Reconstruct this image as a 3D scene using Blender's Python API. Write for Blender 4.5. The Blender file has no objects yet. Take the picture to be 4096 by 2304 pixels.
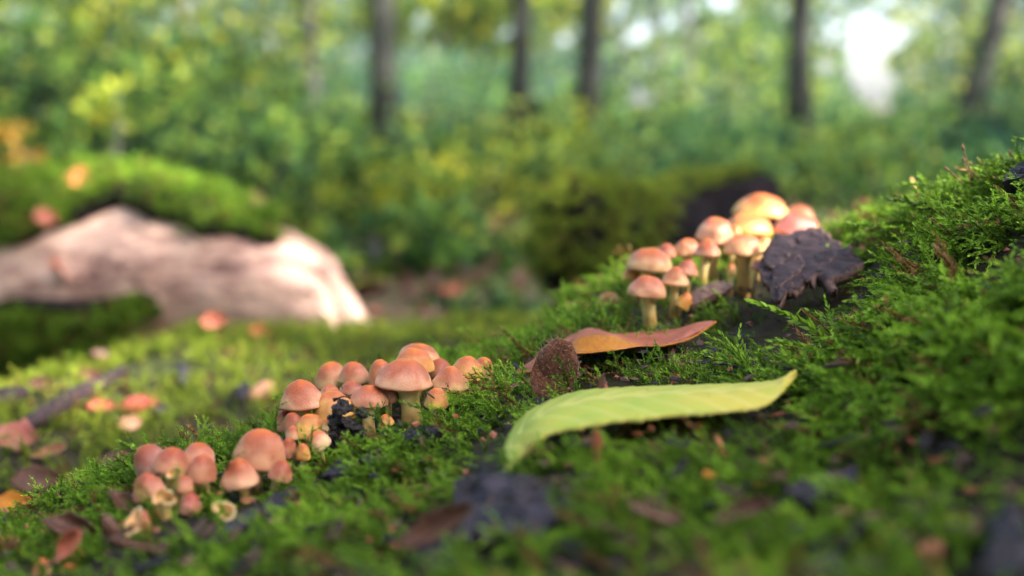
import bpy, math, random
import numpy as np
from mathutils import Vector, Matrix, Euler, noise

# ------------------------------------------------------------------ camera, sky, sun, exposure
SC = bpy.context.scene
C = SC.collection
PITCH = math.radians(10)
LENS = 35.0
FPX = 4096 * LENS / 36.0
cam_d = bpy.data.cameras.new('camera')
cam_d.lens = LENS
cam_d.sensor_width = 36
cam_d.clip_start = 0.01
cam_d.clip_end = 600
cam_d.dof.use_dof = True
cam_d.dof.focus_distance = 0.378
cam_d.dof.aperture_fstop = 4.3
cam = bpy.data.objects.new('camera', cam_d)
C.objects.link(cam)
cam.rotation_euler = (math.pi / 2 - PITCH, 0, 0)
SC.camera = cam

SUN_EL = math.radians(38)
SUN_AZ = math.radians(116)          # clockwise from +Y (away from the camera) towards +X
SUN = Vector((math.cos(SUN_EL) * math.sin(SUN_AZ), math.cos(SUN_EL) * math.cos(SUN_AZ), math.sin(SUN_EL)))
world = bpy.data.worlds.new('World')
SC.world = world
world.use_nodes = True
wn = world.node_tree.nodes
sky = wn.new('ShaderNodeTexSky')
sky.sky_type = 'NISHITA'
sky.sun_disc = False
sky.sun_elevation = SUN_EL
sky.sun_rotation = SUN_AZ
sky.air_density = 0.8
sky.dust_density = 5.0
sky.ozone_density = 0.6
wn['Background'].inputs['Strength'].default_value = 0.15
world.node_tree.links.new(sky.outputs[0], wn['Background'].inputs['Color'])
sd = bpy.data.lights.new('sun', 'SUN')
sd.energy = 4.0
sd.angle = math.radians(0.55)
sd.color = (1.0, 0.93, 0.82)
sun = bpy.data.objects.new('sun', sd)
C.objects.link(sun)
sun.rotation_euler = SUN.to_track_quat('Z', 'Y').to_euler()
SC.view_settings.view_transform = 'Standard'
SC.view_settings.look = 'None'
SC.view_settings.exposure = 2.68
SC.view_settings.gamma = 1.0
SC.render.engine = 'CYCLES'
SC.cycles.use_denoising = True
SC.cycles.max_bounces = 7
SC.cycles.diffuse_bounces = 3
SC.cycles.glossy_bounces = 2
SC.cycles.transmission_bounces = 4
SC.cycles.transparent_max_bounces = 4
SC.cycles.sample_clamp_indirect = 6.0

RNG = random.Random(7)
CT, ST = math.cos(PITCH), math.sin(PITCH)


def P(u, v, d):
    """world point seen at photograph position (u, v) at distance d along the view axis"""
    x = (u - 2048) / FPX * d
    up = (1152 - v) / FPX * d
    return Vector((x, d * CT + up * ST, -d * ST + up * CT))


# ------------------------------------------------------------------ helpers
def tag(o, label=None, cat=None, group=None, kind=None):
    if label: o['label'] = label
    if cat: o['category'] = cat
    if group: o['group'] = group
    if kind: o['kind'] = kind
    return o


def empty(name, loc=(0, 0, 0)):
    o = bpy.data.objects.new(name, None)
    o.empty_display_size = 0.01
    o.location = loc
    C.objects.link(o)
    return o


def mesh_data(name, verts, faces, mats, smooth=True, attrs=None, fmat=None):
    me = bpy.data.meshes.new(name)
    me.from_pydata([tuple(v) for v in verts], [], faces)
    for m in (mats if isinstance(mats, (list, tuple)) else [mats]):
        me.materials.append(m)
    if smooth:
        me.polygons.foreach_set('use_smooth', [True] * len(me.polygons))
    if fmat is not None:
        me.polygons.foreach_set('material_index', fmat)
    for k, vals in (attrs or {}).items():
        a = me.attributes.new(k, 'FLOAT', 'POINT')
        a.data.foreach_set('value', [float(q) for q in vals])
    me.update()
    return me


def link(name, me, parent=None, loc=None):
    o = bpy.data.objects.new(name, me)
    C.objects.link(o)
    if parent is not None:
        o.parent = parent
    if loc is not None:
        o.location = loc
    return o


def nz(p, s, seed=0.0):
    return noise.noise(Vector((p[0] * s + seed * 7.13, p[1] * s - seed * 3.7, p[2] * s + seed * 1.9)))


def fbm(p, s, seed=0.0, oct=3):
    a, t, f = 1.0, 0.0, s
    for i in range(oct):
        t += a * nz(p, f, seed + i * 3.3)
        a *= 0.5
        f *= 2.1
    return t


class RBF:
    """thin plate surface z(x, y) through measured points"""
    def __init__(self, pts, lam=0.0):
        p = np.array([(q[0], q[1]) for q in pts]); z = np.array([q[2] for q in pts])
        self.p = p
        n = len(p)
        K = self.k(p, p) + np.eye(n) * lam
        Q = np.hstack([np.ones((n, 1)), p])
        A = np.block([[K, Q], [Q.T, np.zeros((3, 3))]])
        self.w = np.linalg.solve(A, np.concatenate([z, np.zeros(3)]))

    @staticmethod
    def k(a, b):
        r = np.sqrt(((a[:, None, :] - b[None, :, :]) ** 2).sum(2)) + 1e-9
        return r * r * np.log(r)

    def many(self, xy):
        xy = np.asarray(xy, float)
        out = np.empty(len(xy))
        for i in range(0, len(xy), 4000):
            c = xy[i:i + 4000]
            out[i:i + 4000] = np.hstack([self.k(c, self.p), np.ones((len(c), 1)), c]) @ self.w
        return out

    def __call__(self, x, y):
        return float(self.many([(x, y)])[0])


# ------------------------------------------------------------------ material helpers
def new_mat(name):
    m = bpy.data.materials.new(name)
    m.use_nodes = True
    m.node_tree.nodes.clear()
    return m, m.node_tree


def nd(nt, typ, ins=None, **props):
    n = nt.nodes.new(typ)
    for k, v in props.items():
        setattr(n, k, v)
    for k, v in (ins or {}).items():
        s = n.inputs[k]
        if isinstance(v, bpy.types.NodeSocket):
            nt.links.new(v, s)
        else:
            s.default_value = v
    return n


def mixc(nt, f, a, b, mode='MIX'):
    n = nt.nodes.new('ShaderNodeMix')
    n.data_type = 'RGBA'
    n.blend_type = mode
    for idx, v in ((0, f), (6, a), (7, b)):
        s = n.inputs[idx]
        if isinstance(v, bpy.types.NodeSocket): nt.links.new(v, s)
        elif idx == 0: s.default_value = v
        else: s.default_value = (*v, 1) if len(v) == 3 else v
    return n.outputs[2]


def ramp(nt, f, stops):
    n = nt.nodes.new('ShaderNodeValToRGB')
    e = n.color_ramp.elements
    while len(e) < len(stops):
        e.new(0.5)
    for q, (p, c) in zip(e, stops):
        q.position = p
        q.color = (*c, 1) if len(c) == 3 else c
    nt.links.new(f, n.inputs[0])
    return n.outputs[0]


def mth(nt, op, a, b=None, clamp=False):
    n = nt.nodes.new('ShaderNodeMath')
    n.operation = op
    n.use_clamp = clamp
    for i, v in enumerate((a, b)):
        if v is None: continue
        if isinstance(v, bpy.types.NodeSocket): nt.links.new(v, n.inputs[i])
        else: n.inputs[i].default_value = v
    return n.outputs[0]


def tex_noise(nt, scale, detail=4, rough=0.6, coord=None, stretch=None):
    if coord is None:
        coord = nt.nodes.new('ShaderNodeTexCoord').outputs['Object']
    if stretch:
        mp = nd(nt, 'ShaderNodeMapping', {'Vector': coord, 'Scale': stretch})
        coord = mp.outputs[0]
    return nd(nt, 'ShaderNodeTexNoise', {'Vector': coord, 'Scale': scale, 'Detail': detail, 'Roughness': rough}).outputs['Fac']


def finish(nt, shader):
    o = nt.nodes.new('ShaderNodeOutputMaterial')
    nt.links.new(shader, o.inputs['Surface'])


def principled(nt, color, rough=0.6, spec=0.4, bump=None, bump_d=0.001, bump_s=0.5, sss=0, sss_scale=0.004, sss_r=(1, .5, .25), coat=0, sheen=0):
    ins = {'Roughness': rough, 'Specular IOR Level': spec}
    b = nd(nt, 'ShaderNodeBsdfPrincipled', ins)
    if isinstance(color, bpy.types.NodeSocket): nt.links.new(color, b.inputs['Base Color'])
    else: b.inputs['Base Color'].default_value = (*color, 1)
    if bump is not None:
        bn = nd(nt, 'ShaderNodeBump', {'Height': bump, 'Distance': bump_d, 'Strength': bump_s})
        nt.links.new(bn.outputs[0], b.inputs['Normal'])
    if sss:
        b.inputs['Subsurface Weight'].default_value = sss
        b.inputs['Subsurface Scale'].default_value = sss_scale
        b.inputs['Subsurface Radius'].default_value = sss_r
    if coat:
        b.inputs['Coat Weight'].default_value = coat
        b.inputs['Coat Roughness'].default_value = 0.25
    if sheen:
        b.inputs['Sheen Weight'].default_value = sheen
        b.inputs['Sheen Roughness'].default_value = 0.4
    return b.outputs[0]


def leafy(nt, color, trans=0.4, rough=0.5, spec=0.3, tcol=None, bump=None, bump_d=0.0005):
    p = principled(nt, color, rough, spec, bump, bump_d)
    t = nd(nt, 'ShaderNodeBsdfTranslucent', {'Color': tcol if tcol is not None else color}).outputs[0]
    return nd(nt, 'ShaderNodeMixShader', {0: trans, 1: p, 2: t}).outputs[0]


# ------------------------------------------------------------------ materials
def m_moss(name, dark, mid, light, yellow):
    m, nt = new_mat(name)
    rnd = nd(nt, 'ShaderNodeObjectInfo').outputs['Random']
    pos = nt.nodes.new('ShaderNodeNewGeometry').outputs['Position']
    big = nd(nt, 'ShaderNodeTexNoise', {'Vector': pos, 'Scale': 22.0, 'Detail': 3.0}).outputs['Fac']
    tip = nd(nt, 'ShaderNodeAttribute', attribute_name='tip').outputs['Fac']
    big2 = nd(nt, 'ShaderNodeTexNoise', {'Vector': pos, 'Scale': 60.0, 'Detail': 2.0}).outputs['Fac']
    f = mth(nt, 'ADD', mth(nt, 'MULTIPLY', rnd, 0.42), mth(nt, 'ADD', mth(nt, 'MULTIPLY', big, 0.55), mth(nt, 'MULTIPLY', mth(nt, 'SUBTRACT', big2, 0.5), 0.7)))
    col = ramp(nt, f, [(0.22, dark), (0.5, mid), (0.72, light), (0.95, yellow)])
    brown = mixc(nt, mth(nt, 'GREATER_THAN', mth(nt, 'ADD', rnd, mth(nt, 'MULTIPLY', big2, 0.4)), 1.1), col, (0.17, 0.11, 0.03))
    col = mixc(nt, tip, mixc(nt, 1.0, brown, (0.32, 0.32, 0.28), 'MULTIPLY'), mixc(nt, 1.0, brown, (2.0, 1.65, 2.2), 'MULTIPLY'))  # young tips are lighter; dark bases also put shade of the hollows into colour
    finish(nt, leafy(nt, col, 0.38, 0.45, 0.16))
    return m


M = {}
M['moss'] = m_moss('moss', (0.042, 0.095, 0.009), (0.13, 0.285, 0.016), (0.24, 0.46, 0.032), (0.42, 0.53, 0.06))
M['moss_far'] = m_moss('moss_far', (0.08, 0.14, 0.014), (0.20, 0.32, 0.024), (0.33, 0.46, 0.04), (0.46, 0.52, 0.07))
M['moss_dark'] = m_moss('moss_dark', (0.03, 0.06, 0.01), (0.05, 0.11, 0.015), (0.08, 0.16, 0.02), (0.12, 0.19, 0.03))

m, nt = new_mat('log_soil')
a = tex_noise(nt, 45, 6)
b = tex_noise(nt, 260, 4)
col = ramp(nt, a, [(0.3, (0.010, 0.007, 0.005)), (0.5, (0.022, 0.018, 0.007)), (0.62, (0.028, 0.036, 0.008)), (0.8, (0.03, 0.017, 0.009))])
finish(nt, principled(nt, col, 0.8, 0.2, b, 0.002, 0.8))
M['log_soil'] = m


def m_bark(name, c0, c1, c2, scale=90, rough=0.55, stretch=(1, 1, 1), bd=0.0012, spec=0.45):
    m, nt = new_mat(name)
    a = tex_noise(nt, scale, 8, 0.7, stretch=stretch)
    b = tex_noise(nt, scale * 5, 4, 0.6, stretch=stretch)
    f = mth(nt, 'ADD', mth(nt, 'MULTIPLY', a, 0.75), mth(nt, 'MULTIPLY', b, 0.25))
    col = ramp(nt, f, [(0.35, c0), (0.5, c1), (0.66, c2)])
    finish(nt, principled(nt, col, rough, spec, f, bd, 0.9))
    return m


M['bark_plate'] = m_bark('bark_plate', (0.010, 0.006, 0.008), (0.026, 0.015, 0.018), (0.058, 0.030, 0.032), 110, 0.7, spec=0.25)
M['bark_torn'] = m_bark('bark_torn', (0.03, 0.015, 0.012), (0.08, 0.038, 0.028), (0.17, 0.09, 0.06), 300, 0.75)
M['bark_black'] = m_bark('bark_black', (0.005, 0.004, 0.006), (0.013, 0.010, 0.015), (0.036, 0.026, 0.042), 120, 0.6, spec=0.3)  # violet cast of the shade light is put into this bark colour
M['bark_brown'] = m_bark('bark_brown', (0.03, 0.015, 0.01), (0.085, 0.042, 0.028), (0.16, 0.085, 0.06), 200, 0.6)
M['soil_clump'] = m_bark('soil_clump', (0.004, 0.003, 0.004), (0.012, 0.009, 0.010), (0.04, 0.03, 0.032), 450, 0.3, bd=0.0015)
M['trunk_dark'] = m_bark('trunk_dark', (0.012, 0.015, 0.012), (0.026, 0.028, 0.024), (0.055, 0.05, 0.046), 6, 0.85, (1, 1, .3), 0.02, 0.15)
M['trunk_grey'] = m_bark('trunk_grey', (0.05, 0.045, 0.052), (0.09, 0.08, 0.09), (0.14, 0.125, 0.13), 6, 0.85, (1, 1, .3), 0.01, 0.15)
M['trunk_pale'] = m_bark('trunk_pale', (0.14, 0.125, 0.09), (0.22, 0.20, 0.15), (0.3, 0.27, 0.21), 9, 0.85, (1, 1, .3), 0.01, 0.15)
M['log_dark_bark'] = m_bark('log_dark_bark', (0.004, 0.003, 0.004), (0.010, 0.008, 0.009), (0.03, 0.022, 0.026), 22, 0.95, bd=0.012, spec=0.05)

m, nt = new_mat('mushroom_cap')
rad = nd(nt, 'ShaderNodeAttribute', attribute_name='rad').outputs['Fac']
oc = nt.nodes.new('ShaderNodeTexCoord').outputs['Object']
oi = nd(nt, 'ShaderNodeObjectInfo')
offs = nd(nt, 'ShaderNodeVectorMath', {0: oc, 1: oi.outputs['Location']}, operation='ADD').outputs[0]
big = nd(nt, 'ShaderNodeTexNoise', {'Vector': offs, 'Scale': 130.0, 'Detail': 3.0}).outputs['Fac']
fib = nd(nt, 'ShaderNodeTexNoise', {'Vector': offs, 'Scale': 1500.0, 'Detail': 4.0, 'Roughness': 0.7}).outputs['Fac']
speck = nd(nt, 'ShaderNodeTexNoise', {'Vector': offs, 'Scale': 900.0, 'Detail': 1.0}).outputs['Fac']
f = mth(nt, 'ADD', rad, mth(nt, 'MULTIPLY', mth(nt, 'SUBTRACT', big, 0.5), 0.8))
col = ramp(nt, f, [(0.08, (0.54, 0.14, 0.006)), (0.34, (0.43, 0.092, 0.010)), (0.60, (0.36, 0.088, 0.024)), (0.80, (0.44, 0.165, 0.07)), (1.0, (0.60, 0.34, 0.16))])
col = mixc(nt, 1.0, col, oi.outputs['Color'], 'MULTIPLY')
fl = mth(nt, 'MULTIPLY', mth(nt, 'SUBTRACT', fib, 0.42, True), 1.5)
col = mixc(nt, mth(nt, 'MULTIPLY', mth(nt, 'MULTIPLY', fl, rad), 0.42), col, (0.78, 0.50, 0.38))
dark = mth(nt, 'GREATER_THAN', speck, 0.745)
col = mixc(nt, mth(nt, 'MULTIPLY', dark, 0.75), col, (0.06, 0.03, 0.02))
finish(nt, principled(nt, col, 0.40, 0.32, fib, 0.0005, 0.4, sss=0.3, sss_scale=0.003, sheen=0.05, coat=0.05))
M['cap'] = m

m, nt = new_mat('mushroom_stem')
h = nd(nt, 'ShaderNodeAttribute', attribute_name='rad').outputs['Fac']
n1 = tex_noise(nt, 500, 5, 0.7, stretch=(1, 1, .25))
n2 = tex_noise(nt, 160, 3)
f = mth(nt, 'ADD', h, mth(nt, 'MULTIPLY', mth(nt, 'SUBTRACT', n2, 0.5), 0.7))
col = ramp(nt, f, [(0.1, (0.20, 0.115, 0.035)), (0.35, (0.48, 0.31, 0.10)), (0.7, (0.66, 0.53, 0.24)), (1.0, (0.74, 0.62, 0.32))])
col = mixc(nt, mth(nt, 'MULTIPLY', mth(nt, 'GREATER_THAN', n1, 0.66), 0.6), col, (0.10, 0.06, 0.025))
col = mixc(nt, 1.0, col, nd(nt, 'ShaderNodeObjectInfo').outputs['Color'], 'MULTIPLY')
finish(nt, principled(nt, col, 0.5, 0.35, n1, 0.0005, 0.5, sss=0.25, sss_scale=0.004, sss_r=(1, .7, .3)))
M['stem'] = m

m, nt = new_mat('mushroom_gills')
n1 = tex_noise(nt, 500, 3)
col = ramp(nt, n1, [(0.3, (0.36, 0.25, 0.07)), (0.7, (0.58, 0.42, 0.15))])
finish(nt, principled(nt, col, 0.6, 0.3))
M['gills'] = m

m, nt = new_mat('mushroom_flesh')
n1 = tex_noise(nt, 420, 4)
col = ramp(nt, n1, [(0.3, (0.62, 0.29, 0.10)), (0.55, (0.76, 0.49, 0.24)), (0.75, (0.84, 0.68, 0.44))])
finish(nt, principled(nt, col, 0.5, 0.35, n1, 0.001, 0.6, sss=0.2))
M['flesh'] = m

# green serrated leaf: uv.x along the leaf, uv.y across
m, nt = new_mat('green_leaf')
uv = nd(nt, 'ShaderNodeUVMap').outputs[0]
sp = nd(nt, 'ShaderNodeSeparateXYZ', {0: uv})
t, s = sp.outputs[0], sp.outputs[1]
ds = mth(nt, 'ABSOLUTE', mth(nt, 'SUBTRACT', s, 0.5))
mid = mth(nt, 'SUBTRACT', 1.0, mth(nt, 'MULTIPLY', ds, 20.0), True)
w = mth(nt, 'FRACT', mth(nt, 'SUBTRACT', mth(nt, 'MULTIPLY', t, 11.0), mth(nt, 'MULTIPLY', ds, 3.2)))
side = mth(nt, 'SUBTRACT', 1.0, mth(nt, 'MULTIPLY', mth(nt, 'ABSOLUTE', mth(nt, 'SUBTRACT', w, 0.5)), 9.0), True)
vein = mth(nt, 'MAXIMUM', mid, mth(nt, 'MULTIPLY', side, 0.7))
n1 = tex_noise(nt, 38, 4)
n2 = tex_noise(nt, 260, 3)
f = mth(nt, 'ADD', mth(nt, 'MULTIPLY', n1, 0.9), mth(nt, 'MULTIPLY', t, 0.28))
col = ramp(nt, f, [(0.40, (0.34, 0.47, 0.075)), (0.55, (0.46, 0.52, 0.08)), (0.75, (0.62, 0.54, 0.09))])
col = mixc(nt, mth(nt, 'MULTIPLY', vein, 0.75), col, (0.74, 0.66, 0.24))
edge = mth(nt, 'MULTIPLY', mth(nt, 'SUBTRACT', ds, 0.46, True), 18.0, True)
col = mixc(nt, edge, col, (0.48, 0.40, 0.08))
col = mixc(nt, mth(nt, 'GREATER_THAN', n2, 0.70), col, (0.30, 0.20, 0.05))
hgt = mth(nt, 'ADD', mth(nt, 'MULTIPLY', vein, -1.0), mth(nt, 'MULTIPLY', n2, 0.3))
finish(nt, leafy(nt, col, 0.35, 0.45, 0.25, bump=hgt, bump_d=0.0005))
M['green_leaf'] = m


def m_deadleaf(name, c0, c1, c2, trans=0.25):
    m, nt = new_mat(name)
    n1 = tex_noise(nt, 55, 5)
    n2 = tex_noise(nt, 700, 3, stretch=(1, .3, 1))
    f = mth(nt, 'ADD', mth(nt, 'MULTIPLY', n1, 0.7), mth(nt, 'MULTIPLY', n2, 0.3))
    col = ramp(nt, f, [(0.35, c0), (0.52, c1), (0.7, c2)])
    finish(nt, leafy(nt, col, trans, 0.45, 0.25, bump=n2, bump_d=0.0004))
    return m


M['dead_brown'] = m_deadleaf('dead_brown', (0.28, 0.075, 0.04), (0.42, 0.13, 0.08), (0.52, 0.20, 0.13))
M['dead_amber'] = m_deadleaf('dead_amber', (0.34, 0.12, 0.012), (0.50, 0.19, 0.016), (0.56, 0.27, 0.03))
M['dead_orange'] = m_deadleaf('dead_orange', (0.42, 0.13, 0.04), (0.58, 0.21, 0.07), (0.66, 0.30, 0.12))
M['dead_peach'] = m_deadleaf('dead_peach', (0.42, 0.19, 0.11), (0.56, 0.29, 0.18), (0.66, 0.4, 0.27))
M['dead_pink'] = m_deadleaf('dead_pink', (0.30, 0.085, 0.075), (0.42, 0.15, 0.12), (0.52, 0.25, 0.2))
M['dead_red'] = m_deadleaf('dead_red', (0.24, 0.04, 0.03), (0.38, 0.085, 0.06), (0.46, 0.14, 0.09))
M['dead_dark'] = m_deadleaf('dead_dark', (0.05, 0.022, 0.014), (0.10, 0.045, 0.028), (0.17, 0.085, 0.05), 0.1)

m, nt = new_mat('husk')
n1 = tex_noise(nt, 900, 6, 0.7)
col = ramp(nt, n1, [(0.35, (0.05, 0.018, 0.009)), (0.55, (0.17, 0.06, 0.028)), (0.72, (0.32, 0.14, 0.07))])
finish(nt, principled(nt, col, 0.7, 0.3, n1, 0.0012, 0.9, sheen=0.1))
M['husk'] = m
m, nt = new_mat('husk_bristle')
finish(nt, principled(nt, (0.38, 0.21, 0.13), 0.6, 0.3))
M['husk_bristle'] = m

m, nt = new_mat('pale_wood')
n1 = tex_noise(nt, 15, 6, 0.75, stretch=(.55, 1, 1))
n2 = tex_noise(nt, 60, 5, 0.75, stretch=(.4, 1, 1))
f = mth(nt, 'ADD', mth(nt, 'MULTIPLY', n1, 0.7), mth(nt, 'MULTIPLY', n2, 0.3))
col = ramp(nt, f, [(0.40, (0.17, 0.09, 0.08)), (0.47, (0.50, 0.30, 0.24)), (0.54, (0.76, 0.50, 0.40)), (0.66, (0.85, 0.63, 0.53))])
finish(nt, principled(nt, col, 0.75, 0.2, n2, 0.01, 0.8))
M['pale_wood'] = m

m, nt = new_mat('forest_floor')
n1 = tex_noise(nt, 2.2, 6, 0.65)
n2 = tex_noise(nt, 17, 5, 0.7)
col = ramp(nt, n1, [(0.36, (0.05, 0.09, 0.02)), (0.48, (0.08, 0.13, 0.03)), (0.56, (0.12, 0.075, 0.045)), (0.7, (0.17, 0.10, 0.07))])
col = mixc(nt, mth(nt, 'GREATER_THAN', n2, 0.58), col, (0.20, 0.11, 0.07))
finish(nt, principled(nt, col, 0.85, 0.15, n2, 0.03, 0.8))
M['floor'] = m


def m_leaf(name, stops, trans=0.45):
    m, nt = new_mat(name)
    pos = nt.nodes.new('ShaderNodeTexCoord').outputs['Object']
    isl = nd(nt, 'ShaderNodeAttribute', attribute_name='tint').outputs['Fac']
    n1 = nd(nt, 'ShaderNodeTexNoise', {'Vector': pos, 'Scale': 2.2, 'Detail': 2.0}).outputs['Fac']
    f = mth(nt, 'ADD', mth(nt, 'MULTIPLY', isl, 0.6), mth(nt, 'MULTIPLY', n1, 0.45))
    col = ramp(nt, f, stops)
    col = mixc(nt, 1.0, col, nd(nt, 'ShaderNodeObjectInfo').outputs['Color'], 'MULTIPLY')
    finish(nt, leafy(nt, col, trans, 0.5, 0.12))
    return m


M['leaf'] = m_leaf('leaf', [(0.28, (0.009, 0.021, 0.008)), (0.47, (0.034, 0.078, 0.018)), (0.66, (0.115, 0.185, 0.022)), (0.90, (0.38, 0.36, 0.035))])
M['leaf_yellow'] = m_leaf('leaf_yellow', [(0.15, (0.16, 0.18, 0.025)), (0.45, (0.34, 0.28, 0.03)), (0.75, (0.52, 0.36, 0.04)), (0.95, (0.55, 0.28, 0.04))])
M['leaf_far_hazed'] = m_leaf('leaf_far_hazed', [(0.2, (0.022, 0.065, 0.062)), (0.45, (0.075, 0.17, 0.145)), (0.7, (0.17, 0.29, 0.19)), (0.95, (0.36, 0.38, 0.11))])  # bluish distance haze and skylight are put into the leaf colour
M['seta'] = m_bark('seta', (0.10, 0.03, 0.015), (0.20, 0.07, 0.03), (0.3, 0.13, 0.05), 300, 0.5)
M['straw'] = m_bark('straw', (0.40, 0.22, 0.05), (0.55, 0.33, 0.08), (0.65, 0.45, 0.15), 300, 0.5)
M['needle'] = m_bark('needle', (0.22, 0.06, 0.015), (0.36, 0.12, 0.03), (0.48, 0.2, 0.06), 300, 0.45)
M['dew'] = None

# ------------------------------------------------------------------ terrain
def floor_z(x, y):
    r = math.hypot(x, y)
    return -0.345 + 0.03 * nz((x, y, 0), 0.8, 2) + 0.012 * max(0, r - 3) - (0.03 if r < 1 else 0)


def build_floor():
    # radial sheet: fine near the camera, reaching far beyond the trees
    radii = [0.0] + [0.25 * 1.13 ** k for k in range(49)]
    vs, fs = [(0, 0, floor_z(0, 0))], []
    n = 72
    for r in radii[1:]:
        for k in range(n):
            a = 2 * math.pi * k / n
            x, y = r * math.cos(a), r * math.sin(a)
            vs.append((x, y, floor_z(x, y) if r < 60 else floor_z(60 * math.cos(a), 60 * math.sin(a))))
    for k in range(n):
        fs.append((0, 1 + k, 1 + (k + 1) % n))
    for j in range(len(radii) - 2):
        for k in range(n):
            a, b = 1 + j * n + k, 1 + j * n + (k + 1) % n
            fs.append((a, a + n, b + n, b))
    o = link('forest_floor', mesh_data('forest_floor', vs, fs, M['floor']))
    tag(o, kind='structure')


build_floor()

# the mossy trunk in front: measured surface points (u, v, distance)
LOG_PTS = [
    (0, 2150, .335), (400, 2030, .345), (760, 1850, .365), (1100, 1740, .40), (1500, 1620, .43), (1950, 1490, .46),
    (2400, 1210, .53), (2750, 1045, .565), (3050, 975, .62), (3300, 910, .58), (3550, 815, .52), (3850, 715, .47), (4096, 635, .44),
    (600, 2090, .31), (1000, 1990, .335), (1600, 1700, .38), (1400, 1790, .365), (1900, 1690, .368), (2200, 1590, .378),
    (2450, 1480, .40), (2700, 1380, .428), (2560, 1240, .47), (2900, 1085, .51), (2985, 1125, .495), (2820, 1135, .485), (2640, 1290, .455), (2700, 1190, .475), (3200, 1230, .425), (3350, 1080, .47),
    (3600, 950, .42), (3900, 810, .41), (3000, 1450, .388), (3400, 1400, .36), (3700, 1300, .33), (4050, 1100, .32),
    (4050, 1500, .265), (3500, 1800, .275), (2900, 1800, .29), (2400, 1850, .285), (1900, 1950, .29), (1400, 2050, .30),
    (900, 2150, .29), (300, 2200, .305), (0, 2304, .285), (700, 2304, .265), (1400, 2304, .25), (2048, 2304, .228),
    (2800, 2304, .22), (3500, 2200, .228), (4096, 2304, .20), (4096, 1900, .228)]
pts = [tuple(P(*q)) for q in LOG_PTS]
RIDGE = [Vector(p) for p in pts[:13]]
back = Vector((-0.55, 0.83, 0)).normalized()
for i in (0, 2, 4, 6, 8):
    r = RIDGE[i]
    for dd, dz in ((.05, .022), (.11, .075), (.17, .16)):
        q = r + back * dd
        pts.append((q.x, q.y, r.z - dz))
for i in (10, 12):
    r = RIDGE[i]
    for dd, dz in ((.06, .02), (.14, .09), (.22, .2)):
        q = r + Vector((.25, .95, 0)) * dd
        pts.append((q.x, q.y, r.z - dz))
pts += [(-.30, .22, -.17), (-.36, .10, -.20), (-.45, 0, -.26), (-.15, .12, -.125), (-.12, .0, -.14), (0, .1, -.105), (0.05, 0, -.115), (.12, .08, -.085), (.2, .1, -.06),
        (.28, .3, -.015), (.36, .42, .0), (.36, .2, -.02), (.42, .6, -.06), (.3, 0, -.06), (0, -.16, -.2), (-.3, -.16, -.28), (.3, -.16, -.14), (.5, .3, -.02), (.5, 0, -.1), (.5, .65, -.16)]
LOG = RBF(pts, 1e-5)


def log_noise(x, y):
    lo = max(0.0, min(1.0, (x - .07) / .06))
    return -0.0095 * lo + 0.0048 * nz((x, y, 0), 28, 1) + 0.0026 * nz((x, y, 0), 70, 2)


def log_z(x, y):
    return LOG(x, y) + log_noise(x, y)


def hit(u, v, lift=0.0):
    """point of the mossy trunk seen at (u, v)"""
    d = 0.15
    prev = None
    while d < 0.9:
        p = P(u, v, d)
        g = p.z - LOG(p.x, p.y) - lift
        if g < 0:
            if prev is None: return p
            d0, g0 = prev
            dd = d0 + (d - d0) * g0 / (g0 - g)
            return P(u, v, dd)
        prev = (d, g)
        d += 0.004
    return P(u, v, 0.45)


def depth(p):
    return p.y * CT - p.z * ST


def grid_surface(name, fz, x0, x1, y0, y1, nx, ny, mt, zmin=-0.36):
    xs = np.linspace(x0, x1, nx); ys = np.linspace(y0, y1, ny)
    xy = np.array([(x, y) for y in ys for x in xs])
    z = np.array(fz(xy))
    vs = [(x, y, max(zz, zmin - 0.1)) for (x, y), zz in zip(xy, z)]
    fs = []
    for j in range(ny - 1):
        for i in range(nx - 1):
            a = j * nx + i
            fs.append((a, a + 1, a + nx + 1, a + nx))
    # skirt, so that the trunk is closed down to the ground
    base = len(vs)
    ring = [i for i in range(nx)] + [j * nx + nx - 1 for j in range(1, ny)] + [(ny - 1) * nx + i for i in range(nx - 2, -1, -1)] + [j * nx for j in range(ny - 2, 0, -1)]
    for k in ring:
        x, y, zz = vs[k]
        vs.append((x, y, -0.5))
    n = len(ring)
    for k in range(n):
        fs.append((ring[k], base + k, base + (k + 1) % n, ring[(k + 1) % n]))
    return link(name, mesh_data(name, vs, fs, mt))


trunk = grid_surface('fallen_trunk', lambda xy: LOG.many(xy) + np.array([log_noise(x, y) for x, y in xy]), -.5, .55, -.17, .8, 210, 190, M['log_soil'])
tag(trunk, 'huge moss-covered fallen trunk in the foreground rising to the right', 'fallen trunk')

# low mossy bank behind it on the left
BANK_PTS = []
for u, v, z in [(-600, 1750, -.2), (0, 1600, -.2), (450, 1445, -.2), (900, 1345, -.2), (1250, 1325, -.2), (1700, 1335, -.21), (2200, 1300, -.22),
                (0, 1900, -.2), (500, 1750, -.2), (900, 1600, -.2), (1300, 1480, -.2), (1700, 1400, -.205), (300, 1650, -.195), (1100, 1450, -.195), (-600, 2000, -.21)]:
    k = (1152 - v) / FPX
    d = z / (-ST + k * CT)
    BANK_PTS.append(tuple(P(u, v, d)))
for i in range(7):
    p = BANK_PTS[i]
    for dd, dz in ((.07, .02), (.16, .10), (.26, .2)):
        BANK_PTS.append((p[0] - .35 * dd, p[1] + .93 * dd, p[2] - dz))
BANK_PTS += [(-.5, .35, -.24), (-.2, .4, -.24), (.1, .6, -.25), (.25, .8, -.27), (-.7, .3, -.3)]
BANK = RBF(BANK_PTS, 1e-4)


def bank_noise(x, y):
    return 0.010 * nz((x, y, 0), 11, 4) + 0.005 * nz((x, y, 0), 30, 5)


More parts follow.
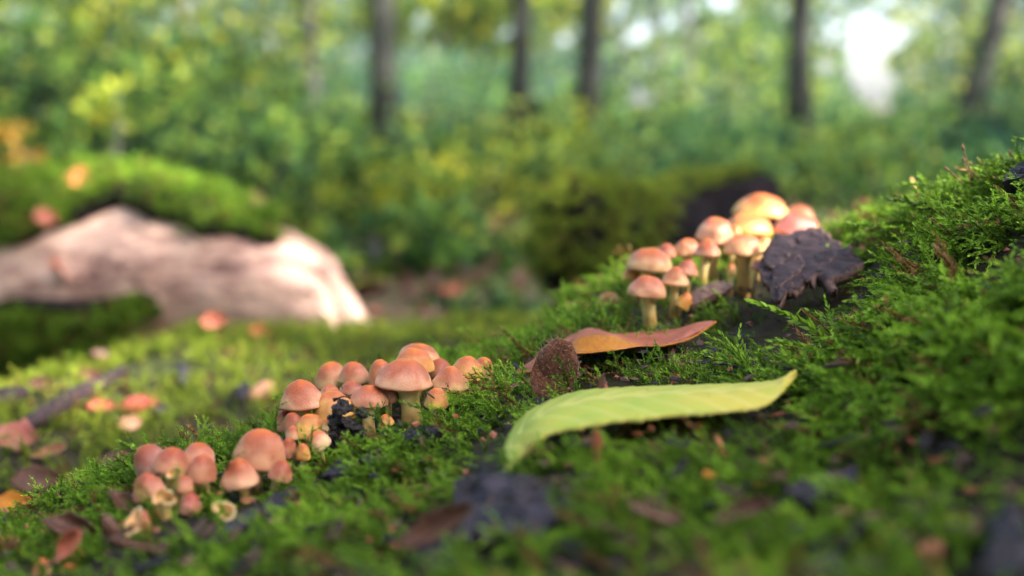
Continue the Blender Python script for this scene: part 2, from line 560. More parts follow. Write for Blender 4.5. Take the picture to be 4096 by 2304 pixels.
bank = grid_surface('mossy_bank', lambda xy: BANK.many(xy) + np.array([bank_noise(x, y) for x, y in xy]), -.95, .35, .32, 1.15, 110, 80, M['log_soil'])
tag(bank, kind='structure')


def hit_bank(u, v):
    d = 0.42
    while d < 1.4:
        p = P(u, v, d)
        if p.z < BANK(p.x, p.y) + bank_noise(p.x, p.y): return p
        d += 0.004
    return P(u, v, 0.8)


# ------------------------------------------------------------------ moss shoots
def shoot(seed, nleaf, nbranch, bl, bend, leaf, straight=False):
    """one moss shoot of unit length growing along +Z, bending towards +X"""
    r = random.Random(seed)
    V, F, T = [], [], []

    def path(p0, d0, n, length, bx):
        out, p, d = [], Vector(p0), Vector(d0).normalized()
        for i in range(n):
            out.append((p.copy(), d.copy()))
            p = p + d * (length / (n - 1))
            d = (d + bx * (1.0 / n) + Vector((r.gauss(0, .05), r.gauss(0, .05), r.gauss(0, .03)))).normalized()
        return out

    def leaves(pa, count, size, t0, t1):
        for i in range(count):
            f = i / max(1, count - 1)
            k = f * (len(pa) - 1.001)
            a = int(k)
            p = pa[a][0].lerp(pa[a + 1][0], k - a)
            d = pa[a][1]
            ang = i * 2.4 + r.uniform(-.4, .4)
            side = d.orthogonal().normalized()
            side.rotate(Matrix.Rotation(ang, 3, d))
            ld = (d * r.uniform(.8, 1.1) + side * r.uniform(.45, .8) * (1 - .45 * f)).normalized()
            w = ld.cross(d)
            if w.length < 1e-4: continue
            w.normalize()
            s = size * r.uniform(.75, 1.2) * (1 - .45 * f)
            b = len(V)
            m_ = p + ld * s * .42
            V.extend([p, m_ + w * s * .2, p + ld * s, m_ - w * s * .2])
            F.append((b, b + 1, b + 2, b + 3))
            tt = t0 + (t1 - t0) * f
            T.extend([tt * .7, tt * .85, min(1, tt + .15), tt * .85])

    def stem(pa, rad):
        b = len(V)
        for i, (p, d) in enumerate(pa):
            o = d.orthogonal().normalized()
            for k in range(3):
                q = o.copy(); q.rotate(Matrix.Rotation(k * 2.0944, 3, d))
                V.append(p + q * rad * (1 - .6 * i / len(pa)))
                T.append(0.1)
        for i in range(len(pa) - 1):
            for k in range(3):
                a, c = b + i * 3 + k, b + i * 3 + (k + 1) % 3
                F.append((a, c, c + 3, a + 3))

    main = path((0, 0, 0), (0, 0, 1), 7, 1.0, Vector((bend, 0, 0)))
    stem(main, .016)
    leaves(main, nleaf, leaf, .0, .9)
    for j in range(nbranch):
        f = .22 + .62 * j / max(1, nbranch - 1)
        k = f * 6
        a = min(5, int(k))
        p = main[a][0].lerp(main[a + 1][0], k - a)
        d = main[a][1]
        # flattened, fern-like branching
        side = Vector((0, 1 if j % 2 else -1, 0)) + Vector((r.gauss(0, .25), 0, r.gauss(0, .25)))
        L = bl * (1 - .55 * abs(f - .35)) * r.uniform(.7, 1.1)
        br = path(p, d * .75 + side * .8, 4, L, Vector((bend * .4, 0, .1)))
        leaves(br, max(6, int(nleaf * L * .85)), leaf * .85, .25, 1.0)
    return V, F, T


protos = bpy.data.collections.new('moss_shoot_library')
protos_far = bpy.data.collections.new('moss_shoot_library_far')
protos_dark = bpy.data.collections.new('moss_shoot_library_dark')
SHOOTS = []
spec = [(1, 34, 3, .5, .5, .18), (2, 36, 4, .5, .8, .17), (3, 32, 2, .45, .3, .19), (4, 36, 5, .42, 1.0, .16), (5, 30, 3, .55, .6, .19), (6, 36, 6, .38, .7, .15),
        (7, 42, 0, .3, .9, .15), (8, 46, 1, .3, 1.3, .13), (9, 42, 2, .4, 1.1, .14)]
for k, sp_ in enumerate(spec):
    V, F, T = shoot(*sp_)
    for coll, mm in ((protos, 'moss'), (protos_far, 'moss_far'), (protos_dark, 'moss_dark')):
        me = mesh_data('moss_shoot', V, F, M[mm], smooth=False, attrs={'tip': T})
        o = bpy.data.objects.new('moss_shoot_%s_%d' % (mm, k), me)
        coll.objects.link(o)
        if mm == 'moss': SHOOTS.append(me)


def moss_object(name, places, coll):
    """places: (position, axis, lean direction, size, kind); shoots are instanced on these points"""
    n = len(places)
    me = bpy.data.meshes.new(name)
    me.from_pydata([tuple(p[0]) for p in places], [], [])
    rot = np.empty((n, 3)); scl = np.empty(n); idx = np.empty(n, dtype=np.int32)
    for i, (p, ax, lean, s, k) in enumerate(places):
        z = Vector(ax).normalized()
        x = Vector(lean) - z * Vector(lean).dot(z)
        x = x.normalized() if x.length > 1e-5 else z.orthogonal().normalized()
        y = z.cross(x)
        e = Matrix((x, y, z)).transposed().to_euler()
        rot[i] = e[:]
        scl[i] = s
        idx[i] = k
    a = me.attributes.new('rot', 'FLOAT_VECTOR', 'POINT'); a.data.foreach_set('vector', rot.ravel())
    a = me.attributes.new('scl', 'FLOAT', 'POINT'); a.data.foreach_set('value', scl)
    a = me.attributes.new('idx', 'INT', 'POINT'); a.data.foreach_set('value', idx)
    o = link(name, me)
    g = bpy.data.node_groups.new(name + '_nodes', 'GeometryNodeTree')
    g.interface.new_socket('Geometry', in_out='INPUT', socket_type='NodeSocketGeometry')
    g.interface.new_socket('Geometry', in_out='OUTPUT', socket_type='NodeSocketGeometry')
    gi = g.nodes.new('NodeGroupInput'); go = g.nodes.new('NodeGroupOutput')
    ci = g.nodes.new('GeometryNodeCollectionInfo')
    ci.inputs['Collection'].default_value = coll
    ci.inputs['Separate Children'].default_value = True
    ci.inputs['Reset Children'].default_value = True
    ip = g.nodes.new('GeometryNodeInstanceOnPoints')
    ip.inputs['Pick Instance'].default_value = True

    def named(nm, tp):
        q = g.nodes.new('GeometryNodeInputNamedAttribute'); q.data_type = tp; q.inputs['Name'].default_value = nm
        return [s for s in q.outputs if s.enabled and s.name == 'Attribute'][0]
    er = g.nodes.new('FunctionNodeEulerToRotation')
    L = g.links.new
    L(gi.outputs[0], ip.inputs['Points']); L(ci.outputs[0], ip.inputs['Instance'])
    L(named('rot', 'FLOAT_VECTOR'), er.inputs[0]); L(er.outputs[0], ip.inputs['Rotation'])
    L(named('scl', 'FLOAT'), ip.inputs['Scale']); L(named('idx', 'INT'), ip.inputs['Instance Index'])
    L(ip.outputs[0], go.inputs[0])
    md = o.modifiers.new('moss', 'NODES'); md.node_group = g
    return o


EXC = []      # (x, y, r, size factor) places where the moss is thin or absent


def bare(u, v, r, k=0.0):
    p = hit(u, v)
    EXC.append((p.x, p.y, r, k))


# ------------------------------------------------------------------ mushrooms
CAPCOL = {'n': (1, 1, 1), 'o': (1.12, 1.12, .6), 'p': (1.0, .94, 1.15), 'y': (1.2, 1.35, .6), 'r': (.8, .62, .75), 'w': (1.25, 1.4, 1.75), 'm': (.85, .55, .95), 'd': (.66, .6, 1.0), 'g': (1.1, 1.25, .9)}  # g puts sunlight into the tint of two pale caps


def lathe(profile, seg, seed, irr, attr):
    r = random.Random(seed)
    ph = [r.uniform(0, 6.28) for _ in range(4)]
    V, F, A = [], [], []
    for j, (rr, z) in enumerate(profile):
        for k in range(seg):
            a = 2 * math.pi * k / seg
            w = 1 + irr * (.5 * math.sin(2 * a + ph[0]) + .35 * math.sin(3 * a + ph[1]) + .25 * math.sin(5 * a + ph[2]))
            V.append(Vector((rr * w * math.cos(a), rr * w * math.sin(a), z * (1 + irr * .6 * attr[j] ** 2 * math.sin(2 * a + ph[3])))))
            A.append(attr[j])
    n = len(profile)
    for j in range(n - 1):
        for k in range(seg):
            a, b = j * seg + k, j * seg + (k + 1) % seg
            F.append((a, a + seg, b + seg, b))
    return V, F, A


SHAPE = {'dome': (2.2, .62), 'bell': (1.9, .9), 'shoulder': (2.3, .85), 'egg': (2.2, .52), 'flat': (2.6, .75)}


def cap_profile(R, h, style):
    k, m_ = SHAPE[style]
    prof, at = [(R * .004, h)], [0.0]
    N = 15
    for i in range(1, N + 1):
        s = math.sin(math.pi / 2 * i / N * .985)
        prof.append((R * s, h * max(0.0, 1 - s ** k) ** m_))
        at.append(s)
    # rolled rim
    for rr, zz in ((1.0, -.05), (.985, -.12), (.94, -.165), (.88, -.15), (.82, -.10)):
        prof.append((R * rr, h * .7 * zz)); at.append(1.0)
    return prof, at


def mushroom(cx, top, bot, w, d=None, base=None, style='dome', tilt=(0, 0), stem_w=.36, col='n', label='', group=None, stem_col=(1, 1, 1), seed=0):
    """cx, top, bot, w: the cap in the photograph; base: where the stem meets the moss"""
    if base is not None:
        bp = hit(*base)
        if d is None: d = depth(bp)
        else: bp = None
    else:
        bp = None
    px = d / FPX
    R = w * px / 2 * 1.05
    rimv = bot - .13 * w
    c = P(cx, rimv, d)
    h = max(R * .45, (rimv - top) * px * .97)
    r = random.Random(seed + int(cx * 7 + top))
    if bp is None:
        bx = P(base[0] if base else cx, rimv, d).x
        by = c.y + r.uniform(.0, .006)
        bp = Vector((bx, by, log_z(bx, by)))
    if bp.z > c.z - .35 * h:
        bp = Vector((bp.x, bp.y, c.z - .5 * h))
    bp = bp - Vector((0, 0, .005))
    root = empty('mushroom', bp)
    tag(root, label, 'mushroom', group)
    # cap
    prof, at = cap_profile(R, h, style)
    V, F, A = lathe(prof, 30, seed + int(cx), .075, at)
    amp = R * .06
    for i, p in enumerate(V):
        q = p * (1.0 / R)
        V[i] = p + p.normalized() * (amp * fbm(q, 1.7, cx * .01, 2))
    E = Euler((math.radians(-tilt[0]), math.radians(tilt[1]), r.uniform(0, 6.28) * 0), 'XYZ')
    cap = link('cap', mesh_data('cap', V, F, M['cap'], attrs={'rad': A}), root, c - bp)
    cap.rotation_euler = E
    cap.color = (*CAPCOL[col], 1)
    # gills: radial blades under the cap
    ns = 56
    gv, gf = [], []
    for j, (rr, z) in enumerate(((.84 * R, -.05 * h), (.55 * R, .06 * h), (.12 * R, .1 * h))):
        for k in range(ns):
            a = 2 * math.pi * k / ns
            zz = z - (.06 * h if k % 2 and j < 2 else 0)
            gv.append((rr * math.cos(a), rr * math.sin(a), zz))
    for j in range(2):
        for k in range(ns):
            a, b = j * ns + k, j * ns + (k + 1) % ns
            gf.append((a, a + ns, b + ns, b))
    link('gills', mesh_data('gills', gv, gf, M['gills'], smooth=False), cap)
    # stem
    up = Vector((0, 0, 1)); up.rotate(E)
    t_ = (c - bp) + up * (.12 * h)
    sr = R * stem_w
    L = t_.length
    n, seg = 12, 16
    SV, SF, SA = [], [], []
    ctrl = Vector((0, 0, L * .55)).lerp(t_ - up * L * .4, .5) + Vector((r.uniform(-.1, .1) * L, 0, 0))
    for i in range(n):
        t0 = i / (n - 1)
        p = ctrl * (2 * t0 * (1 - t0)) + t_ * t0 * t0
        rr = sr * (.92 - .12 * math.sin(t0 * 3.14) + .22 * t0 ** 5 + .18 * (1 - t0) ** 4)
        for k in range(seg):
            a = 2 * math.pi * k / seg
            f = 1 + .07 * math.sin(3 * a + cx) + .05 * nz((math.cos(a), math.sin(a), t0 * 3), 1.5, cx)
            SV.append((p.x + rr * f * math.cos(a), p.y + rr * f * math.sin(a), p.z))
            SA.append(min(1, t0 * max(1.0, .012 / max(L, .006)) if L < .012 else t0))
    for i in range(n - 1):
        for k in range(seg):
            a, b = i * seg + k, i * seg + (k + 1) % seg
            SF.append((a, b, b + seg, a + seg))
    st = link('stem', mesh_data('stem', SV, SF, M['stem'], attrs={'rad': SA}), root)
    st.color = (*stem_col, 1)
    EXC.append((bp.x, bp.y - .003, max(sr * 1.25, .0025), 0.0))
    EXC.append((bp.x, bp.y, R * 1.15, 0.5))
    EXC.append((bp.x, bp.y - R * 1.4, R * .9, 0.6))
    return root


GC, GL, GR = 'mushrooms in the sharp central cluster', 'mushrooms in the lower left cluster', 'mushrooms in the upper right cluster'
# --- central cluster
for a in [
    dict(cx=1617, top=1434, bot=1556, w=226, base=(1645, 1690), style='shoulder', tilt=(0, 5), stem_w=.40, col='p', label='largest tan mushroom in the middle of the sharp cluster, thick yellowish stem'),
    dict(cx=1478, top=1541, bot=1625, w=152, base=(1480, 1730), style='dome', tilt=(0, 3), stem_w=.38, col='p', label='small pinkish mushroom with short cream stem in front of the big one', stem_col=(1.12, 1.2, 1.3)),
    dict(cx=1553, top=1541, bot=1606, w=80, d=.381, base=(1550, 1690), style='dome', tilt=(0, 8), stem_w=.36, col='r', label='small dark red capped mushroom half hidden behind the cream stemmed one', stem_col=(1.1, 1.2, 1.3)),
    dict(cx=1743, top=1549, bot=1630, w=99, base=(1728, 1720), style='dome', tilt=(0, 6), stem_w=.42, col='o', label='small glossy orange mushroom under the right rim of the biggest cap'),
    dict(cx=1800, top=1458, bot=1560, w=142, d=.384, base=(1790, 1700), style='bell', tilt=(0, 4), stem_w=.40, col='n', label='bell shaped tan mushroom just right of the biggest one'),
    dict(cx=1865, top=1420, bot=1518, w=128, d=.398, base=(1860, 1690), style='dome', tilt=(0, 8), stem_w=.36, col='o', label='orange brown mushroom at the right end of the sharp cluster, in front of its twin'),
    dict(cx=1916, top=1421, bot=1521, w=92, d=.408, style='dome', tilt=(0, 22), stem_w=.36, col='n', label='rearmost tan cap at the very right end of the central cluster'),
    dict(cx=1655, top=1391, bot=1486, w=154, d=.402, style='dome', tilt=(0, 6), stem_w=.3, col='o', label='bright orange cap rising right behind the biggest mushroom'),
    dict(cx=1678, top=1372, bot=1450, w=152, d=.418, style='dome', tilt=(0, 12), stem_w=.3, col='n', label='rearmost brown cap at the top of the central cluster'),
    dict(cx=1759, top=1430, bot=1505, w=92, d=.412, style='dome', stem_w=.3, col='r', label='dull pinkish cap between the orange cap and the bell shaped mushroom'),
    dict(cx=1526, top=1432, bot=1548, w=104, d=.405, style='egg', tilt=(0, -4), stem_w=.35, col='n', label='tall egg shaped tan cap left of the biggest mushroom'),
    dict(cx=1417, top=1444, bot=1533, w=114, d=.412, style='dome', stem_w=.35, col='p', label='rounded tan cap in the rear row, second from the left'),
    dict(cx=1332, top=1444, bot=1550, w=130, d=.42, style='dome', tilt=(0, -8), stem_w=.35, col='n', label='blurry tan cap in the rear row, leftmost'),
    dict(cx=1211, top=1512, bot=1634, w=172, d=.373, base=(1225, 1760), style='bell', tilt=(0, -5), stem_w=.40, col='p', label='big pinkish cap with shiny spot at the left end of the central cluster'),
    dict(cx=1336, top=1558, bot=1690, w=168, d=.374, style='egg', tilt=(14, -14), stem_w=.35, col='o', label='large orange cap leaning forward behind the black soil clump'),
    dict(cx=1320, top=1538, bot=1580, w=70, d=.398, style='dome', stem_w=.35, col='p', label='little tan cap peeping above the leaning orange cap on the left'),
    dict(cx=1405, top=1523, bot=1578, w=93, d=.396, style='dome', stem_w=.35, col='r', label='reddish tan cap peeping above the leaning orange cap on the right'),
    dict(cx=1243, top=1651, bot=1748, w=127, d=.361, style='dome', tilt=(4, -6), stem_w=.35, col='y', label='mustard yellow cap at the lower left of the central cluster'),
    dict(cx=1153, top=1633, bot=1716, w=92, d=.376, style='dome', tilt=(0, -12), stem_w=.35, col='r', label='brownish cap beside the upright moss sprig'),
    dict(cx=1180, top=1645, bot=1736, w=80, d=.366, style='egg', tilt=(0, -10), stem_w=.35, col='r', label='reddish brown egg shaped cap squeezed left of the yellow cap'),
    dict(cx=1171, top=1700, bot=1758, w=57, d=.357, style='dome', stem_w=.35, col='p', label='tiny pinkish cap under the left rim of the yellow cap'),
    dict(cx=1281, top=1714, bot=1793, w=86, d=.350, style='egg', tilt=(-8, -24), stem_w=.4, col='w', label='pale pink speckled cap tipped over below the black soil clump'),
    dict(cx=1308, top=1678, bot=1718, w=40, d=.356, style='dome', stem_w=.4, col='w', label='tiny whitish cap between the yellow cap and the soil clump'),
    dict(cx=1546, top=1655, bot=1704, w=57, d=.368, style='dome', tilt=(0, -10), stem_w=.45, col='o', label='tiny orange button at the foot of the biggest mushroom'),
    dict(cx=1150, top=1746, bot=1824, w=66, d=.345, style='dome', tilt=(0, 10), stem_w=.4, col='r', label='small rusty cap right beside the largest cap of the left cluster'),
    dict(cx=1213, top=1770, bot=1836, w=56, d=.342, style='egg', stem_w=.4, col='o', label='small orange button low in the moss between the two clusters'),
]:
    mushroom(group=GC, **a)
# --- lower left cluster
for a in [
    dict(cx=1040, top=1709, bot=1860, w=188, d=.333, base=(1010, 2000), style='egg', tilt=(0, 10), stem_w=.34, col='p', label='largest pink cap of the left cluster on a tilted stem'),
    dict(cx=962, top=1825, bot=1946, w=143, d=.322, base=(975, 2020), style='bell', tilt=(0, -6), stem_w=.36, col='p', label='conical pinkish mushroom in front of the largest left cap'),
    dict(cx=1117, top=1838, bot=1921, w=92, d=.326, base=(1085, 1960), style='dome', tilt=(6, 18), stem_w=.40, col='r', label='small reddish cap tilted right at the right end of the left cluster'),
    dict(cx=622, top=1763, bot=1898, w=136, d=.330, style='dome', tilt=(0, -25), stem_w=.36, col='d', label='purplish brown cap at the back left of the left cluster'),
    dict(cx=682, top=1786, bot=1888, w=140, d=.320, style='dome', tilt=(4, 8), stem_w=.36, col='r', label='brown cap with a small yellow spot on top'),
    dict(cx=605, top=1887, bot=1998, w=120, d=.308, style='dome', tilt=(8, -18), stem_w=.4, col='r', label='rounded red brown cap, lowest left of the left cluster'),
    dict(cx=796, top=1769, bot=1850, w=126, d=.328, style='dome', tilt=(0, 4), stem_w=.36, col='p', label='pinkish orange cap at the back of the left cluster under moss fronds'),
    dict(cx=806, top=1813, bot=1924, w=107, d=.317, style='egg', tilt=(6, 6), stem_w=.38, col='r', label='lumpy wine tinted cap overlapping the pinkish one behind'),
    dict(cx=735, top=1898, bot=1968, w=72, d=.309, style='egg', tilt=(6, 0), stem_w=.42, col='r', label='small rust button right of the hollow broken stem'),
    dict(cx=760, top=1970, bot=2049, w=77, d=.302, style='dome', tilt=(8, 6), stem_w=.4, col='m', label='small crimson cap low in the left cluster'),
    dict(cx=171, top=2228, bot=2330, w=80, d=.288, style='dome', stem_w=.4, col='p', label='blurry pink button at the bottom left corner'),
    dict(cx=280, top=2250, bot=2335, w=86, d=.286, style='dome', stem_w=.4, col='p', label='second blurry pink button from the bottom left corner'),
    dict(cx=313, top=2192, bot=2240, w=48, d=.294, style='dome', stem_w=.4, col='o', label='tiny blurry orange button above the two pink ones'),
]:
    mushroom(group=GL, **a)
# --- upper right cluster
for a in [
    dict(cx=2598, top=990, bot=1092, w=184, d=.478, style='dome', tilt=(0, 3), stem_w=.33, col='n', label='big smooth tan cap at the left of the upper right cluster'),
    dict(cx=2532, top=1066, bot=1118, w=84, d=.486, style='dome', tilt=(0, -12), stem_w=.35, col='y', label='yellowish cap tucked under the left rim of the big smooth cap'),
    dict(cx=2589, top=1100, bot=1193, w=146, d=.450, base=(2610, 1320), style='dome', tilt=(0, 4), stem_w=.42, col='p', label='round pinkish mushroom lowest in the upper right cluster'),
    dict(cx=2700, top=1063, bot=1143, w=106, d=.455, base=(2700, 1320), style='bell', tilt=(0, 5), stem_w=.34, col='n', label='pointed mushroom on a long thin stem beside the round pinkish one'),
    dict(cx=2746, top=1033, bot=1102, w=88, d=.475, style='bell', tilt=(0, 12), stem_w=.34, col='r', label='small reddish cap behind the pointed mushroom'),
    dict(cx=2665, top=972, bot=1032, w=80, d=.495, style='dome', stem_w=.34, col='r', label='rust coloured cap peeping behind the big smooth cap'),
    dict(cx=2750, top=951, bot=1028, w=104, d=.498, style='dome', stem_w=.34, col='n', label='tan cap in the row behind the big smooth one'),
    dict(cx=2830, top=953, bot=1027, w=102, d=.485, base=(2820, 1140), style='bell', stem_w=.36, col='p', label='bell capped mushroom on a visible pale stem in the middle of the right cluster'),
    dict(cx=2856, top=864, bot=978, w=140, d=.505, style='egg', tilt=(0, 12), stem_w=.34, col='p', label='tall pink egg shaped cap standing above its neighbours'),
    dict(cx=2970, top=930, bot=1027, w=152, d=.495, base=(2985, 1140), style='dome', tilt=(0, 2), stem_w=.40, col='n', label='broad tan mushroom with thick stem beside the dark bark plate'),
    dict(cx=3038, top=937, bot=1050, w=84, d=.515, style='egg', tilt=(0, 15), stem_w=.4, col='g', label='pale sunlit cap just left of the dark bark plate'),
    dict(cx=2994, top=855, bot=945, w=180, d=.545, style='flat', tilt=(0, 4), stem_w=.3, col='o', label='wide golden cap behind the tall pink one'),
    dict(cx=3042, top=772, bot=882, w=214, d=.575, style='shoulder', tilt=(0, 4), stem_w=.3, col='o', label='highest and widest golden cap at the back of the right cluster'),
    dict(cx=3187, top=845, bot=965, w=182, d=.55, style='dome', tilt=(0, 14), stem_w=.35, col='m', label='magenta tinted blurry cap at the right end of the right cluster'),  # magenta tint puts the shade on this cap into its colour
    dict(cx=3195, top=818, bot=880, w=110, d=.60, style='dome', stem_w=.35, col='n', label='orange edged cap just behind the magenta tinted one'),
    dict(cx=2940, top=898, bot=955, w=60, d=.522, style='dome', stem_w=.35, col='o', label='small golden cap squeezed right of the tall pink one'),
    dict(cx=3030, top=1036, bot=1082, w=52, d=.48, style='dome', tilt=(0, 8), stem_w=.4, col='d', label='tiny purple cap touching the left edge of the bark plate'),
    dict(cx=2433, top=1168, bot=1221, w=100, d=.495, style='dome', tilt=(0, -8), stem_w=.4, col='r', label='lone small reddish cap left of the right cluster'),
    dict(cx=2402, top=1222, bot=1256, w=32, d=.49, style='dome', stem_w=.5, col='p', label='pin sized pink button beside the lone small cap'),
    dict(cx=2727, top=1164, bot=1232, w=56, d=.455, style='egg', tilt=(0, 30), stem_w=.4, col='y', label='cream edged bell leaning away from the long thin stem'),
    dict(cx=2927, top=1052, bot=1098, w=40, d=.488, style='egg', stem_w=.6, col='g', label='small pale button left of the thick stem'),
]:
    mushroom(group=GR, **a)


# --- broken mushrooms of the left cluster: torn cups showing the pale flesh
def torn_cup(u, v, w, d, label, open_dir, height, ragged, inner, outer_col, seed):
    r = random.Random(seed)
    px = d / FPX
    R = w * px / 2
    c = P(u, v, d)
    root = empty('broken_mushroom', c)
    tag(root, label, 'mushroom', 'broken mushrooms of the left cluster')
    seg = 28
    q = Vector(open_dir).normalized().to_track_quat('Z', 'Y').to_euler()

    def shell(off, nr, mt, name, attr=0.8):
        V, F = [], []
        for j in range(nr):
            f = j / (nr - 1)
            for k in range(seg):
                a = 2 * math.pi * k / seg
                rag = 1 + ragged * (math.sin(3 * a + seed) * .6 + 1.6 * nz((math.cos(a), math.sin(a), seed), 2.3, 1) + .8 * nz((math.cos(a), math.sin(a), seed), 6.3, 1))
                rr = (R + off) * (.25 + .75 * f ** .6) * (1 + .22 * math.sin(2 * a + seed) + .10 * math.sin(3 * a + 2 * seed))
                V.append((rr * math.cos(a), rr * math.sin(a), height * px * (f - .7) * (rag if f > .6 else 1) - (off if f < .5 else 0)))
            F += [] if j == 0 else [((j - 1) * seg + k, (j - 1) * seg + (k + 1) % seg, j * seg + (k + 1) % seg, j * seg + k) for k in range(seg)]
        F.append(tuple(reversed(range(seg))))
        o = link(name, mesh_data(name, V, F, mt, attrs={'rad': [attr] * len(V)}), root)
        o.rotation_euler = q
        return o
    outer = shell(0, 8, M['cap'], 'outer_skin')
    outer.color = (*CAPCOL[outer_col], 1)
    inn = shell(-R * .16, 8, M[inner], 'inner_flesh')
    # rim joining both shells
    V, F = [], []
    for me, k0 in ((outer.data, 0), (inn.data, 1)):
        n = len(me.vertices)
        V += [tuple(me.vertices[n - seg + k].co) for k in range(seg)]
    F = [(k, (k + 1) % seg, seg + (k + 1) % seg, seg + k) for k in range(seg)]
    rim = link('torn_rim', mesh_data('torn_rim', V, F, M['flesh']), root)
    rim.rotation_euler = q
    g = Vector((c.x, c.y, log_z(c.x, c.y)))
    if c.z > g.z + .004:
        L = c.z - g.z + .004
        V, F = [], []
        for j in range(5):
            for k in range(12):
                a = 2 * math.pi * k / 12
                rr = R * (.42 + .05 * j)
                V.append((rr * math.cos(a), rr * math.sin(a), -L + (L - R * .1) * j / 4))
        for j in range(4):
            F += [(j * 12 + k, j * 12 + (k + 1) % 12, (j + 1) * 12 + (k + 1) % 12, (j + 1) * 12 + k) for k in range(12)]
        link('stem', mesh_data('stem', V, F, M['stem'], attrs={'rad': [.5] * len(V)}), root)
    EXC.append((c.x, c.y, R * 1.3, .4))
    EXC.append((c.x, c.y - R * 1.5, R, .5))


torn_cup(706, 1898, 54, .311, 'hollow broken stem with an open round mouth in the left cluster', (-.1, -.75, .65), 70, .1, 'flesh', 'o', 1)
torn_cup(662, 1998, 80, .302, 'torn yellow orange mushroom remnant below the red brown cap', (.1, -.7, .7), 70, .5, 'flesh', 'o', 2)
torn_cup(900, 2048, 84, .300, 'torn mushroom cap lying open with pale cream flesh up', (.15, -.62, .78), 60, .45, 'flesh', 'n', 3)
torn_cup(555, 2100, 104, .293, 'biggest torn brown mushroom cap lying at the lower left', (-.45, -.6, .65), 90, .5, 'flesh', 'r', 4)

# ------------------------------------------------------------------ leaves, bark, husk and litter on the trunk
def spline(pts, t):
    """Catmull-Rom through a list of Vectors / tuples, t in 0..1"""
    n = len(pts) - 1
    k = min(n - 1, int(t * n)); f = t * n - k
    p = [Vector(pts[max(0, min(n, k + j))]) for j in (-1, 0, 1, 2)]
    return .5 * ((2 * p[1]) + (p[2] - p[0]) * f + (2 * p[0] - 5 * p[1] + 4 * p[2] - p[3]) * f * f + (3 * p[1] - p[0] - 3 * p[2] + p[3]) * f ** 3)


def sheet_mesh(name, grid, mats, thick, fmat=None):
    """grid of Vectors -> closed thin sheet with uv = (along, across)"""
    nr, nc = len(grid), len(grid[0])
    nrm = [[None] * nc for _ in range(nr)]
    for i in range(nr):
        for j in range(nc):
            a = grid[min(nr - 1, i + 1)][j] - grid[max(0, i - 1)][j]
            b = grid[i][min(nc - 1, j + 1)] - grid[i][max(0, j - 1)]
            q = a.cross(b)
            nrm[i][j] = q.normalized() if q.length > 1e-12 else Vector((0, 0, 1))
    V = [grid[i][j] for i in range(nr) for j in range(nc)] + [grid[i][j] - nrm[i][j] * thick for i in range(nr) for j in range(nc)]
    N = nr * nc
    F, fm = [], []
    for i in range(nr - 1):
        for j in range(nc - 1):
            a = i * nc + j
            F.append((a, a + nc, a + nc + 1, a + 1)); fm.append(fmat(i, j) if fmat else 0)
    for i in range(nr - 1):
        for j in range(nc - 1):
            a = N + i * nc + j
            F.append((a, a + 1, a + nc + 1, a + nc)); fm.append(fmat(i, j) if fmat else 0)
    ring = [j for j in range(nc)] + [i * nc + nc - 1 for i in range(1, nr)] + [(nr - 1) * nc + j for j in range(nc - 2, -1, -1)] + [i * nc for i in range(nr - 2, 0, -1)]
    for k in range(len(ring)):
        a, b = ring[k], ring[(k + 1) % len(ring)]
        F.append((a, b, N + b, N + a)); fm.append(0)
    me = mesh_data(name, V, F, mats, fmat=fm)
    uvl = me.uv_layers.new(name='UVMap')
    for lp in me.loops:
        k = lp.vertex_index % N
        uvl.data[lp.index].uv = ((k // nc) / (nr - 1), (k % nc) / (nc - 1))
    return me


# green serrated leaf
up_edge = [(2015, 1800, .306), (2050, 1720, .318), (2130, 1640, .33), (2300, 1572, .338), (2500, 1553, .342), (2720, 1545, .342), (2950, 1537, .338), (3095, 1526, .331), (3182, 1504, .326)]
lo_edge = [(2036, 1890, .292), (2090, 1835, .290), (2190, 1745, .288), (2380, 1702, .288), (2560, 1680, .289), (2760, 1660, .291), (2930, 1648, .296), (3075, 1618, .304), (3184, 1508, .3245)]
U = [P(*q) for q in up_edge]; Lo = [P(*q) for q in lo_edge]
g = []
NT_ = 130
for i in range(NT_):
    t = i / (NT_ - 1)
    a, b = spline(U, t), spline(Lo, t)
    mid = (a + b) / 2
    saw = ((t * 23 + .6 * math.sin(t * 9)) % 1.0) * .0028 * (.7 + .5 * math.sin(t * 41)) * math.sin(math.pi * min(1, t * 1.02)) ** .5
    saw2 = ((t * 24 + .4) % 1.0) * .002 * math.sin(math.pi * min(1, t * 1.02)) ** .5
    row = []
    for j in range(15):
        s = j / 14
        p = a.lerp(b, s)
        w = (b - a).normalized() if (b - a).length > 1e-6 else Vector((0, -1, 0))
        if j == 14: p = p + w * saw
        if j == 0: p = p - w * saw2
        p = p + Vector((0, 0, .0022 * math.sin(math.pi * s) + .00035 * math.sin(t * 11 * 6.28 - abs(s - .5) * 20) * math.sin(math.pi * s)))
        row.append(p)
    g.append(row)
o = link('green_leaf', sheet_mesh('green_leaf', g, M['green_leaf'], .00035))
tag(o, 'big yellow-green leaf with saw-toothed edge lying in the foreground moss', 'leaf')
for row in g[::6] :
    for p in row[::4]: EXC.append((p.x, p.y, .010, .22))
